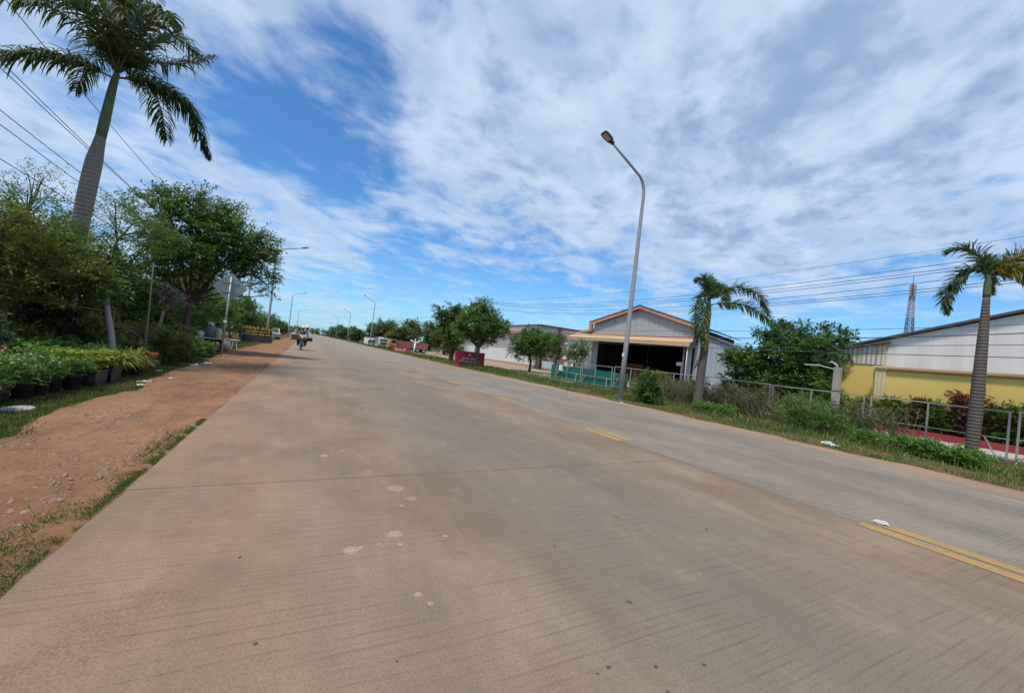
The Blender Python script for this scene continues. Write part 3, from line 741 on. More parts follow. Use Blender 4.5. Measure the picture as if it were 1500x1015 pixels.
b = MB(); b.tube([(0, 0, 33.6), (0, 0, 36.0)], 0.08, 6); b.build('lightning_rod', m_twd, tw)

# ------------------------------------------------------------------ street lamps
def make_lamp(side, loc, label, head=None):
    """side -1: arm reaches towards -X (right verge), +1 towards +X (left verge)"""
    t = thing('street_lamp', loc, label, 'street lamp', 'street lamps along both verges')
    zb = 8.75; s = side
    path = [(0, 0, -0.04), (0, 0, 2.2), (0, 0, 5.0), (0, 0, zb-0.55), (s*0.03, 0, zb-0.25), (s*0.13, 0, zb+0.0), (s*0.30, 0, zb+0.18)]
    rad = [0.105, 0.098, 0.085, 0.064, 0.06, 0.056, 0.052]
    L = 1.55 if s < 0 else 1.75; sl = 0.50 if s < 0 else 0.27
    path += [(s*(0.30+L*0.5), 0, zb+0.18+sl*L*0.5), (s*(0.30+L), 0, zb+0.18+sl*L)]; rad += [0.046, 0.040]
    b = MB(); b.tube(path, rad, 12); b.build('pole', m_pole, t, smooth=True)
    b = MB(); b.box((-0.2, -0.2, -0.045), (0.2, 0.2, -0.01))
    for sx in (-1, 1):
        for sy in (-1, 1): b.tube([(sx*0.15, sy*0.15, -0.01), (sx*0.15, sy*0.15, 0.04)], 0.018, 6)
    for k in range(4):
        a = k*math.pi/2; b.prism([(0.10, -0.009), (0.19, -0.009), (0.10, 0.16)], 1, -0.006, 0.006) if k == 0 else None
    b.build('base_plate', m_galv, t)
    b = MB(); b.box((-0.108, -0.05, 1.72), (-0.094, 0.05, 1.86)); b.build('number_plate', m_white, t)
    # luminaire: flat tapered head along the arm
    a = math.atan2(sl, 1.0); c, sn = math.cos(a), math.sin(a); x0, z0 = s*(0.30+L-0.04), zb+0.18+sl*(L-0.04)
    def hp(u, v_, ww): return (x0 + s*(u*c - ww*sn), v_, z0 + u*sn + ww*c)
    prof = [(0.0, 0.055, 0.05), (0.10, 0.07, 0.065), (0.18, 0.135, 0.075), (0.34, 0.165, 0.075), (0.52, 0.165, 0.055), (0.60, 0.14, 0.03)]
    b = MB(); v = []; f = []
    for u, hw, hh in prof: v += [hp(u, -hw, -0.03), hp(u, hw, -0.03), hp(u, hw*0.8, hh), hp(u, -hw*0.8, hh)]
    for i in range(len(prof)-1):
        for j in range(4): f.append((4*i+j, 4*i+(j+1) % 4, 4*i+4+(j+1) % 4, 4*i+4+j))
    f += [(0, 1, 2, 3), (23, 22, 21, 20)]; b.add(v, f)
    hd = b.build('lamp_head', m_dark, t)
    b = MB(); v = [hp(0.22, -0.115, -0.034), hp(0.22, 0.115, -0.034), hp(0.54, 0.115, -0.034), hp(0.54, -0.115, -0.034), hp(0.25, -0.09, -0.048), hp(0.25, 0.09, -0.048), hp(0.51, 0.09, -0.048), hp(0.51, -0.09, -0.048)]
    b.add(v, [(0, 1, 5, 4), (1, 2, 6, 5), (2, 3, 7, 6), (3, 0, 4, 7), (4, 5, 6, 7)]); b.build('lens', m_lens, hd)
    return t
lampR = make_lamp(-1, (11.19, 11.88, 0), 'tall grey curved street lamp on the right verge beside the bushy shrub')
lampR.rotation_euler = (0, math.radians(0.9), 0)
lampL = make_lamp(1, (-3.35, 44.0, 0), 'grey street lamp on the left verge just behind the black nursery board')
def lamp_copy(src, loc, label):
    c = copy_tree(src); c.location = loc; c['label'] = label
lamp_copy(lampR, (11.35, 84, 0), 'street lamp on the right verge in front of the white hoarding')
lamp_copy(lampR, (11.3, 134, 0), 'right verge street lamp just beyond the white hoarding, next after it')
lamp_copy(lampR, (11.3, 190, 0), 'distant right verge street lamp above the far hedge')
lamp_copy(lampR, (11.3, 245, 0), 'farthest right verge street lamp near the vanishing point')
lamp_copy(lampL, (-3.5, 95, 0), 'left verge street lamp above the motorcycle, second along')
lamp_copy(lampL, (-3.5, 165, 0), 'left verge street lamp farthest away, behind the motorcycle')

# ------------------------------------------------------------------ rail fence
panels = [(-2.85, 'rusty white rail fence panel at the right edge beside the thick palm trunk'),
          (0.10, 'rail fence panel right of the thick foxtail palm'),
          (3.05, 'rail fence panel just left of the thick foxtail palm, before the red foliage'),
          (6.00, 'rail fence panel before the concrete post, half grown over by the green weeds'),
          (8.95, 'rail fence panel under the big broad tree with dry weeds in front'),
          (11.90, 'rail fence panel behind the slim palm in dry shrubs'),
          (14.85, 'rail fence panel right of the near street lamp behind the bushy shrub'),
          (17.80, 'rail fence panel with green net left of the near street lamp'),
          (20.75, 'last rail fence panel at the far end of the green net')]
def make_panel():
    t = thing('rail_fence', (16.0, 0, 0), panels[0][1], 'fence', 'rail fence panels along the right verge')
    L = 2.85
    for yy in (0.03, L/2+0.1, L-0.03):
        b = MB(); b.box((-0.019, yy-0.019, -0.06), (0.019, yy+0.019, 1.25)); b.build('post', m_rail, t)
    for zz, rr in ((1.27, 0.018), (0.57, 0.015), (0.10, 0.015)):
        b = MB(); b.box((-rr, 0.0, zz-rr), (rr, L, zz+rr)); b.build('rail', m_rail, t)
    for y0, y1 in ((0.42, 0.06), (L-0.42, L-0.06)):
        b = MB(); b.tube([(-0.03, y0, 0.55), (-0.34, y1, -0.05)], 0.017, 6); b.build('brace', m_rail, t)
    return t
pz = make_panel(); pz.location = (16.0, panels[0][0], 0)
for y0, lb in panels[1:]:
    c = copy_tree(pz); c.location = (16.0+0.05*math.sin(y0*3), y0, 0.02*math.sin(y0*1.7)); c.rotation_euler = (0.012*math.sin(y0), 0.02*math.cos(y0*2.3), 0); c['label'] = lb
mt, nt = new_mat('green_net')
co = nt.n('ShaderNodeTexCoord').outputs['Object']
nn_ = nt.noise(nt.scale(co, (1, 0.5, 0.3)), 3.0, 5, 0.6)
finish(nt, nt.mix(nn_, (0.004, 0.075, 0.06), (0.02, 0.20, 0.155)), 0.7, nn_, 0.6, 0.05)
b = MB(); v = []; f = []; NY, NZ = 44, 6
for i in range(NY+1):
    for j in range(NZ+1):
        yy = 16.6+7.8*i/NY; zz = -0.03 + (0.99+0.015*math.sin(yy*2.1)+0.01*math.sin(yy*5.3))*j/NZ
        v.append((16.06 + 0.02*abs(math.sin(yy*4+j)), yy, zz))
for i in range(NY):
    for j in range(NZ): f.append((i*(NZ+1)+j, (i+1)*(NZ+1)+j, (i+1)*(NZ+1)+j+1, i*(NZ+1)+j+1))
v2 = [(p[0]-0.006, p[1], p[2]) for p in v]; n0 = len(v)
b.add(v+v2, f+[tuple(q+n0 for q in fc[::-1]) for fc in f])
tag(b.build('shade_net', mt, smooth=True), 'green shade net stretched along the fence in front of the warehouse', 'net')

# concrete post with a bent pale bracket
B = (17.6, 7.5, 0)
cp = thing('concrete_post', B, 'grey concrete post with curved pale bracket in front of the yellow annexe', 'post')
b = MB(); b.prism([(-0.11, -0.06), (0.11, -0.06), (0.085, 2.18), (-0.085, 2.18)], 1, -0.10, 0.10); b.build('shaft', m_conc, cp)
b = MB(); b.tube([(0, 0.02, 2.12), (0, 0.05, 2.26), (0.0, 0.16, 2.34), (0, 0.24, 2.36), (0, 0.32, 2.34)], [0.045, 0.04, 0.038, 0.035, 0.02], 8); b.build('bracket', m_conc, cp, smooth=True)
b = MB()
for zz in (0.78, 1.28): b.box((-0.115, -0.108, zz), (0.115, 0.108, zz+0.03))
b.build('wire_tie', m_dark, cp)
b = MB(); b.box((-0.02, 0.66, 2.20), (0.02, 1.12, 2.23)); b.tube([(0, 0.1, 2.1), (0, 0.66, 2.22)], 0.012, 6); b.build('spotlight_bar', m_white, cp)

# ------------------------------------------------------------------ power lines
def pole(loc, h, label):
    t = thing('utility_pole', loc, label, 'utility pole')
    b = MB(); b.tube([(0, 0, -0.05), (0, 0, h)], [0.16, 0.10], 10); b.build('shaft', m_conc, t, smooth=True)
    for zz, hw in ((h-0.3, 0.9), (h-1.2, 0.7)):
        b = MB(); b.box((-hw, -0.05, zz-0.05), (hw, 0.05, zz+0.05)); b.build('crossarm', m_galv, t)
def span(name, x, z0, k, yc, y0, y1, r, label, group, cat='cable', k2=None):
    b = MB(); pts = [(x, y0+(y1-y0)*i/36, z0+(k if (k2 is None or y0+(y1-y0)*i/36 < yc) else k2)*(y0+(y1-y0)*i/36-yc)**2) for i in range(37)]
    b.tube(pts, r, 5); tag(b.build(name, m_cable, smooth=True), label, cat, group)
hv = [(18.6, 6.30, .0016, 'highest thin power line crossing the sky above the right palms'), (18.0, 5.56, .0022, 'uppermost of the six close power lines above the hall'),
      (18.35, 5.47, .0023, 'second from the top of the six close power lines'), (17.7, 5.20, .0024, 'third from the top of the six close power lines'),
      (18.0, 4.97, .0028, 'fourth from the top of the six close power lines'), (18.3, 4.84, .0024, 'fifth from the top of the six close power lines'),
      (18.0, 4.68, .0024, 'lowest of the six close power lines')]
for x, z0, k, lb in hv:
    span('power_line', x, z0, k, 15, -14, 44, 0.006 if z0 > 6 else 0.010, lb, 'power lines on the right')
    span('power_line', x, z0, k, 73, 44, 102, 0.016, lb.replace('crossing', 'far span crossing') if 'crossing' in lb else lb.replace(' above the hall', '') + ', far span toward the long shed', 'power lines on the right')
for x, z0, k, r_, lb in ((18, 3.27, .0042, 0.016, 'thick black cable sagging past the top of the yellow annexe'), (18.1, 3.02, .003, 0.010, 'thin cable across the middle of the white hall'),
                         (17.9, 2.74, .0012, 0.013, 'lowest pale cable passing the concrete post'), (18.1, 3.62, .0028, 0.009, 'thin cable just under the roof edge of the white hall')):
    span('telephone_cable', x, z0, k, 11, -14, 44, r_, lb, 'telephone cables on the right', k2=0.0007)
pole((18, 44, 0), 7.9, 'grey concrete utility pole hidden behind the large verge tree')
for x, z0, k, lb in ((-7.0, 7.55, .0016, 'topmost wire slanting down behind the royal palm crown'), (-7.2, 6.35, .0016, 'second wire from the top behind the royal palm'),
                     (-6.8, 6.05, .0011, 'third wire from the top behind the royal palm'), (-7.0, 5.35, .0010, 'fourth wire from the top behind the royal palm'),
                     (-7.1, 5.10, .0010, 'fifth wire from the top behind the royal palm'), (-7.0, 4.42, .0006, 'lowest wire at the left edge above the feathery tree')):
    span('power_line', x, z0, k, 34, 4, 60, 0.011, lb, 'power lines on the left')
pole((-7, 60, 0), 9.0, 'grey concrete utility pole hidden behind the left roadside trees')

# ------------------------------------------------------------------ signs, hoarding, vehicles on the right
import os
KH = None
fdir = os.path.join(bpy.utils.system_resource('DATAFILES', path='fonts')) if bpy.utils.system_resource('DATAFILES', path='fonts') else ''
def text_obj(name, s, size, mat, parent, loc, rz, depth=0.004, spacing=1.0):
    cu = bpy.data.curves.new(name, 'FONT'); cu.body = s; cu.size = size; cu.extrude = depth
    cu.align_x = 'CENTER'; cu.align_y = 'CENTER'; cu.space_character = spacing; cu.resolution_u = 2; cu.offset = size*0.012
    tmp = bpy.data.objects.new(name, cu); C.objects.link(tmp)
    bpy.context.view_layer.update()
    me = bpy.data.meshes.new_from_object(tmp.evaluated_get(bpy.context.evaluated_depsgraph_get()))
    bpy.data.objects.remove(tmp)
    me.materials.clear(); me.materials.append(mat); me.name = name
    o = bpy.data.objects.new(name, me); link(o, parent); o.location = loc; o.rotation_euler = (math.pi/2, 0, rz)
    return o
# red board with white emblem
B = (12.05, 30.6, 0); az = math.atan2(-1.0, 2.25)
rs = thing('red_sign', B, 'red board with white emblem and two lines of writing under the verge tree', 'sign', rz=az)
b = MB(); b.box((-1.22, -0.03, 0.06), (1.22, 0.03, 1.20)); b.build('board', m_red, rs)
for xx in (-1.1, 1.1):
    b = MB(); b.tube([(xx, 0.06, -0.05), (xx, 0.06, 1.22)], 0.03, 6); b.build('post', m_galv, rs)
b = MB()
for k in range(5):
    a = k*2*math.pi/5+math.pi/2; b.prism([(0.0, 0.93), (0.05*math.cos(a-0.6), 0.93+0.05*math.sin(a-0.6)), (0.12*math.cos(a), 0.93+0.12*math.sin(a)), (0.05*math.cos(a+0.6), 0.93+0.05*math.sin(a+0.6))], 1, -0.036, -0.031)
b.build('emblem', m_wlet, rs)
text_obj('lettering', 'ក្រុមហ៊ុន សំណង់', 0.20, m_wlet, rs, (0, -0.034, 0.62), 0)
text_obj('lettering', 'ទីតាំង ខេត្តព្រះសីហនុ', 0.20, m_wlet, rs, (0, -0.034, 0.36), 0)
# second red board
B = (12.0, 57.5, 0)
rs2 = thing('red_sign', B, 'small red board with white writing on the verge in front of the dump truck', 'sign', rz=-0.25)
b = MB(); b.box((-1.25, -0.03, -0.04), (1.25, 0.03, 0.78)); b.build('board', m_red, rs2)
text_obj('lettering', 'ទីក្រុង ថ្មី', 0.42, m_wlet, rs2, (0, -0.034, 0.30), 0)
# white Y shaped post
B = (12.0, 49.5, 0)
yp = thing('forked_post', B, 'white post with two raised arms standing in front of the dump truck', 'post')
b = MB(); b.tube([(0, 0, -0.05), (0.03, 0, 1.55)], [0.11, 0.10], 10); b.build('shaft', m_white, yp, smooth=True)
for s in (-1, 1):
    b = MB(); b.tube([(0.03, 0, 1.45), (0.03+s*0.30, 0, 1.62), (0.03+s*0.62, 0, 1.80)], [0.09, 0.085, 0.07], 8); b.build('arm', m_white, yp, smooth=True)
b = MB(); b.box((-0.04, -0.06, 1.5), (0.10, 0.06, 2.0)); b.build('cap_block', m_white, yp)
# dump truck seen from its side
B = (15.6, 66.0, 0)
tr = thing('dump_truck', B, 'dusty red dump truck parked side-on on the right verge under trees', 'truck')
m_bed = M('faded_red_bed', (0.27, 0.095, 0.09), 0.7, 0.3, 2, dirt=(0.30, 0.19, 0.14), dirt_amt=0.7)
b = MB(); b.prism([(-2.35, 0.62), (2.3, 0.62), (2.45, 1.62), (-2.5, 1.62)], 1, -1.0, 1.0)
for k in range(7): b.box((-2.1+k*0.68, -1.05, 0.64), (-2.0+k*0.68, -1.002, 1.58))
b.build('bed', m_bed, tr)
b = MB(); b.box((-3.4, -0.4, 0.40), (2.3, 0.4, 0.60)); b.build('chassis', m_dark, tr)
b = MB(); b.prism([(-4.0, 0.35), (-2.62, 0.35), (-2.62, 1.75), (-3.6, 1.75), (-3.95, 1.15)], 1, -0.95, 0.95); b.build('cab', M('ochre_cab', (0.30, 0.19, 0.08), 0.6, 0.25, 3, dirt=(0.2, 0.12, 0.08)), tr)
b = MB(); b.box((-3.5, -0.96, 1.15), (-2.8, -0.952, 1.62)); b.build('side_window', m_glass, tr)
for xx in (-3.3, 0.75, 1.75):
    for yy in (-0.95, 0.62):
        b = MB(); b.tube([(xx, yy, 0.36), (xx, yy+0.33, 0.36)], 0.40, 18); wh_ = b.build('wheel', m_rubber, tr, smooth=False)
        b = MB(); b.tube([(xx, yy-0.02, 0.36), (xx, yy+0.05, 0.36)], 0.2, 12); b.build('rim', M('rim_grey', (0.35, 0.35, 0.34), 0.6), wh_)
# truck facing the camera
B = (13.2, 79.0, 0)
t2 = thing('parked_lorry', B, 'white cabbed lorry facing the camera at the right roadside', 'lorry')
b = MB(); b.prism([(-0.05, 0.35), (2.0, 0.35), (2.0, 2.0), (0.35, 2.0), (0.0, 1.2)], 0, -0.85, 0.85); b.build('cab', M('dusty_white_cab', (0.45, 0.45, 0.44), 0.5, 0.1, 3), t2)
b = MB(); b.add([(-0.72, -0.012, 1.22), (0.72, -0.012, 1.22), (0.68, 0.30, 1.86), (-0.68, 0.30, 1.86)], [(0, 1, 2, 3)]); b.build('windscreen', m_glass, t2)
b = MB(); b.box((-0.7, -0.09, 0.62), (0.7, -0.055, 1.0)); b.build('grille', m_dark, t2)
b = MB(); b.box((-0.9, -0.15, 0.3), (0.9, -0.056, 0.55)); b.build('bumper', m_galv, t2)
for xx in (-0.7, 0.52):
    b = MB(); b.tube([(xx+0.1, 0.3, 0.36), (xx+0.38 if xx > 0 else xx-0.15, 0.3, 0.36)], 0.40, 14); b.build('wheel', m_rubber, t2)
    b = MB(); b.box((xx, -0.12, 0.68), (xx+0.2, -0.092, 0.82)); b.build('headlight', m_lens, t2)
b = MB(); b.box((-0.95, 2.1, 0.6), (0.95, 6.5, 1.9)); b.build('cargo_body', M('blue_body', (0.16, 0.2, 0.28), 0.6), t2)
# hoarding with painted black brush marks
B = (14.6, 104, 0)
hd = thing('white_hoarding', B, 'long white hoarding wall with black painted marks behind the second right lamp', 'hoarding', rz=math.radians(90))
b = MB(); b.box((-13.0, -0.06, -0.05), (16, 0.06, 1.75)); b.build('panel', m_white, hd)
b = MB(); rg = np.random.default_rng(3)
for k in range(15):
    x = -9.5+1.15*k+0.5*rg.random(); z = 0.55+0.5*rg.random()
    pts = [(x+0.55*rg.standard_normal(), 0.075, z+0.33*rg.standard_normal()) for _ in range(4)]
    pts = [(p[0], p[1], min(max(p[2], 0.2), 1.55)) for p in pts]
    b.tube(pts, 0.10+0.06*rg.random(), 5)
b.build('painted_mark', m_black, hd)
# small boards tied near the fence
for loc, sz, mt_, lb in (((16.2, 22.9, 0.62), (0.42, 0.36), m_white, 'small white board with dark writing tied to the green net'),
                         ((16.3, 25.3, 0.6), (0.42, 0.50), M('grey_board', (0.45, 0.48, 0.50), 0.6), 'small grey board left of the white board by the green net')):
    t = thing('small_sign', (loc[0], loc[1], 0), lb, 'sign', rz=math.radians(-35))
    b = MB(); b.box((-sz[0], -0.02, loc[2]), (sz[0], 0.02, loc[2]+sz[1])); b.build('board', mt_, t)
    b = MB(); b.tube([(0, 0.04, -0.05), (0, 0.04, loc[2]+sz[1]-0.03)], 0.025, 6); b.build('post', m_galv, t)
    if mt_ is m_white: text_obj('lettering', 'លក់ដី', 0.24, m_dark, t, (0, -0.024, loc[2]+sz[1]*0.5), 0)
t = thing('warning_sign', (22.0, 31.3, 0), 'red and white triangular sign in the yard left of the warehouse', 'sign', rz=math.radians(-40))
b = MB(); b.prism([(-0.5, 1.35), (0.5, 1.35), (0, 2.2)], 1, -0.02, 0.02); b.build('plate', m_red, t)
b = MB(); b.prism([(-0.27, 1.47), (0.27, 1.47), (0, 1.93)], 1, -0.026, -0.021); b.build('plate_centre', m_white, t)
b = MB(); b.tube([(0, 0.04, -0.05), (0, 0.04, 2.1)], 0.03, 6); b.build('post', m_galv, t)
#@@PART4
# ------------------------------------------------------------------ vegetation builders
def foliage(lobes, nclump, twigs, leaves, tl, L, W, rg, surf=0.55, up_bias=0.25, droop=0.0, flat=0.75, tint0=0.42, clump_sd=0.20, thin=0.0):
    """leaf faces of a crown: clumps of leafy twigs spread through ellipsoid lobes"""
    lob = np.array(lobes, float)
    vol = np.prod(lob[:, 3:6], axis=1)**0.8; pr = vol/vol.sum()
    k = rg.choice(len(lob), nclump, p=pr)
    d = unit(rg.standard_normal((nclump, 3)))
    rr = (surf + (1-surf)*rg.random(nclump))*np.where(rg.random(nclump) < 0.75, 1, rg.random(nclump))
    cc = lob[k, :3] + d*rr[:, None]*lob[k, 3:6]
    ctint = tint0 + clump_sd*rg.standard_normal(nclump)
    n = nclump*twigs
    ci = np.repeat(np.arange(nclump), twigs)
    td = unit(rg.standard_normal((n, 3))*np.array([1, 1, flat]) + d[ci]*0.75 + np.array([0, 0, up_bias]))
    tln = tl*(0.55+0.75*rg.random(n))
    tp = cc[ci] + rg.standard_normal((n, 3))*tl*0.22
    m = n*leaves
    ti = np.repeat(np.arange(n), leaves)
    s = np.tile((np.arange(leaves)+0.6)/leaves, n)
    p = tp[ti] + td[ti]*(tln[ti]*s)[:, None]; p[:, 2] -= droop*(tln[ti]*s)**2
    upv = np.array([0, 0, 1.0]) + 0.45*rg.standard_normal((m, 3))
    side = unit(np.cross(td[ti], upv)); sg = np.where(np.arange(m) % 2 == 0, 1.0, -1.0)[:, None]
    ld = unit(td[ti]*0.55 + side*sg*0.85 + np.array([0, 0, 0.10-droop*0.4]) + 0.18*rg.standard_normal((m, 3)))
    LL = L*(0.65+0.6*rg.random(m)); WW = W*(0.7+0.5*rg.random(m))
    V = leaf_quads(p, ld, upv, LL, WW)
    tint = ctint[ci][ti] + 0.13*rg.standard_normal(m) + 0.10*s
    return V, tint, cc, k

def limb_tubes(b, top, rtop, lobes, cc, k, rg, nper=9):
    top = np.array(top)
    for i, lb in enumerate(lobes):
        c = np.array(lb[:3]); tgt = c + np.array([0, 0, -0.25*lb[5]])
        mid = top*0.5 + tgt*0.5 + np.array([0, 0, 0.10])*lb[5] + 0.08*rg.standard_normal(3)*lb[3]
        r0 = rtop*(0.40+0.25*rg.random())*min(1.0, 0.35+0.6*float(lb[3]))
        pth = smooth_path([top - np.array([0, 0, rtop*0.6]), mid, tgt], 7)
        b.tube(pth, list(np.linspace(r0, r0*0.45, 7)), 6)
        idx = np.where(k == i)[0]
        for q in idx[:nper]:
            a = pth[3+int(rg.integers(0, 4))]
            e = cc[q]; mm = (a+e)/2 + 0.06*rg.standard_normal(3)*lb[3]
            b.tube(smooth_path([a, mm, e], 5), list(np.linspace(r0*0.38, r0*0.10, 5)), 5)

def tree(name, loc, label, cat, group, trunk, rad, lobes, nclump, twigs, leaves, tl, L, W, mat, bark, seed, nper=9, **kw):
    rg = np.random.default_rng(seed)
    t = thing(name, loc, label, cat, group)
    V, tint, cc, k = foliage(lobes, nclump, twigs, leaves, tl, L, W, rg, **kw)
    b = MB()
    tp = smooth_path(trunk, 8); b.tube(tp, list(np.linspace(rad, rad*0.7, 8)), 9)
    limb_tubes(b, trunk[-1], rad, lobes, cc, k, rg, nper)
    b.build('trunk', bark, t, smooth=True)
    quads_obj('crown', V, mat, t, tint)
    return t
def bush(name, loc, label, cat, group, lobes, nclump, twigs, leaves, tl, L, W, mat, seed, bark=None, flowers=None, **kw):
    rg = np.random.default_rng(seed)
    t = thing(name, loc, label, cat, group)
    V, tint, cc, k = foliage(lobes, nclump, twigs, leaves, tl, L, W, rg, **kw)
    b = MB()
    for i, lb in enumerate(lobes):
        base = np.array([lb[0]*0.35, lb[1]*0.35, -0.05])
        for q in np.where(k == i)[0][:7]:
            b.tube(smooth_path([base + 0.03*rg.standard_normal(3)*np.array([1, 1, 0]), (base+cc[q])/2+0.04*rg.standard_normal(3), cc[q]], 5), [0.016, 0.014, 0.011, 0.008, 0.005], 5)
    b.build('stems', bark or BK['brown'], t, smooth=True)
    quads_obj('foliage', V, mat, t, tint)
    if flowers:
        n, sz, fm = flowers
        q = rg.integers(0, len(V), n); c = V[q][:, 2] + np.array([0, 0, 0.01])
        d = unit(rg.standard_normal((n, 3))*np.array([1, 1, 0.4])); up_ = np.array([0, 0, 1.0])+0.4*rg.standard_normal((n, 3))
        F = np.concatenate([leaf_quads(c - dd*sz*0.5, dd, up_, np.full(n, sz), np.full(n, sz*0.9)) for dd in (d, unit(np.cross(d, up_)))])
        quads_obj('flowers', F, fm, t, np.tile(rg.random(n), 2))
    return t

def frond_geom(ctrl, n, Lmax, wd, rg, plumose=False, hang=0.35, rib=0.022, start=0.10, tintv=0.45, spread=0.9):
    """rachis tube + leaflet faces along a curved palm frond"""
    P = smooth_path(ctrl, 16); seg = np.linalg.norm(np.diff(P, axis=0), axis=1); cum = np.concatenate([[0], np.cumsum(seg)]); cum /= cum[-1]
    b = MB(); b.tube(P, list(np.linspace(rib, rib*0.25, 16)), 6)
    s = np.repeat(np.linspace(start, 0.995, n), 2 if not plumose else 4)
    N = len(s)
    p = np.stack([np.interp(s, cum, P[:, i]) for i in range(3)], 1)
    p2 = np.stack([np.interp(np.minimum(s+0.03, 1), cum, P[:, i]) for i in range(3)], 1)
    p1 = np.stack([np.interp(np.maximum(s-0.03, 0), cum, P[:, i]) for i in range(3)], 1)
    T = unit(p2-p1)
    upv = np.tile(np.array([0, 0, 1.0]), (N, 1))
    side = np.cross(T, upv); bad = np.linalg.norm(side, axis=1) < 0.25
    hv_ = unit(np.array([ctrl[-1][0]-ctrl[0][0], ctrl[-1][1]-ctrl[0][1], 0.001])[None, :]); sref = np.cross(hv_, np.array([[0, 0, 1.0]]))
    side = np.where(bad[:, None], sref, side); side = unit(side*0.6+sref*0.4)
    nrm = unit(np.cross(side, T))
    if plumose: ang = rg.random(N)*2*np.pi
    else: ang = np.where(np.arange(N) % 2 == 0, 0.0, np.pi) + 0.42*rg.standard_normal(N) + np.where(np.arange(N) % 2 == 0, 0.3, -0.3)
    rad = side*np.cos(ang)[:, None] + nrm*np.sin(ang)[:, None]
    prof = np.interp(s, [0, 0.12, 0.35, 0.7, 0.9, 1.0], [0.45, 0.75, 1.0, 0.9, 0.6, 0.35])
    LL = Lmax*prof*(0.8+0.35*rg.random(N))
    lead = np.interp(s, [0, 0.7, 1], [0.45, 0.7, 1.3])[:, None]
    d0 = unit(rad*spread + T*lead + 0.08*rg.standard_normal((N, 3)))
    d1 = unit(d0 + np.array([0, 0, -1.0])*hang*(0.6+0.8*rg.random(N))[:, None])
    d2 = unit(d1 + np.array([0, 0, -1.0])*hang*1.4)
    wv = unit(np.cross(d0, rad + 0.3*rg.standard_normal((N, 3)) + nrm*0.7))*(wd*(0.8+0.4*rg.random(N)))[:, None]
    l1 = (LL*0.4)[:, None]; l2 = (LL*0.35)[:, None]; l3 = (LL*0.25)[:, None]
    q0, q1 = p, p + d0*l1; q2 = q1 + d1*l2; q3 = q2 + d2*l3
    F = np.concatenate([np.stack([q0-wv*0.30, q0+wv*0.30, q1+wv*0.5, q1-wv*0.5], 1), np.stack([q1-wv*0.5, q1+wv*0.5, q2+wv*0.36, q2-wv*0.36], 1),
                        np.stack([q2-wv*0.36, q2+wv*0.36, q3+wv*0.03, q3-wv*0.03], 1)])
    tint = np.tile(tintv + 0.16*rg.standard_normal(N), 3)
    return b, F, tint

def palm(name, loc, label, group, trunk, rad, bark, shaft, fronds, leafm, seed, ribm):
    rg = np.random.default_rng(seed)
    t = thing(name, loc, label, 'palm tree', group)
    b = MB(); tp = smooth_path(trunk, 26); b.tube(tp, list(np.interp(np.linspace(0, 1, 26), rad[0], rad[1])), 16); b.build('trunk', bark, t, smooth=True)
    if shaft:
        b = MB(); sp = smooth_path(shaft[0], 10); b.tube(sp, list(np.interp(np.linspace(0, 1, 10), shaft[1], shaft[2])), 12); b.build('crownshaft', BK['shaft'], t, smooth=True)
    for f in fronds:
        ctrl, n, Lm, wd, plum, hang, mat, tv = f
        rb, F, tint = frond_geom(ctrl, n, Lm, wd, rg, plum, hang, tintv=tv)
        fo = quads_obj('frond', F, mat or leafm, t, tint)
        rb.build('midrib', ribm, fo, smooth=True)
    return t
m_rib = M('palm_midrib', (0.10, 0.12, 0.05), 0.7, 0.25, 4)
m_ribd = M('dry_midrib', (0.16, 0.10, 0.07), 0.8, 0.25, 4)

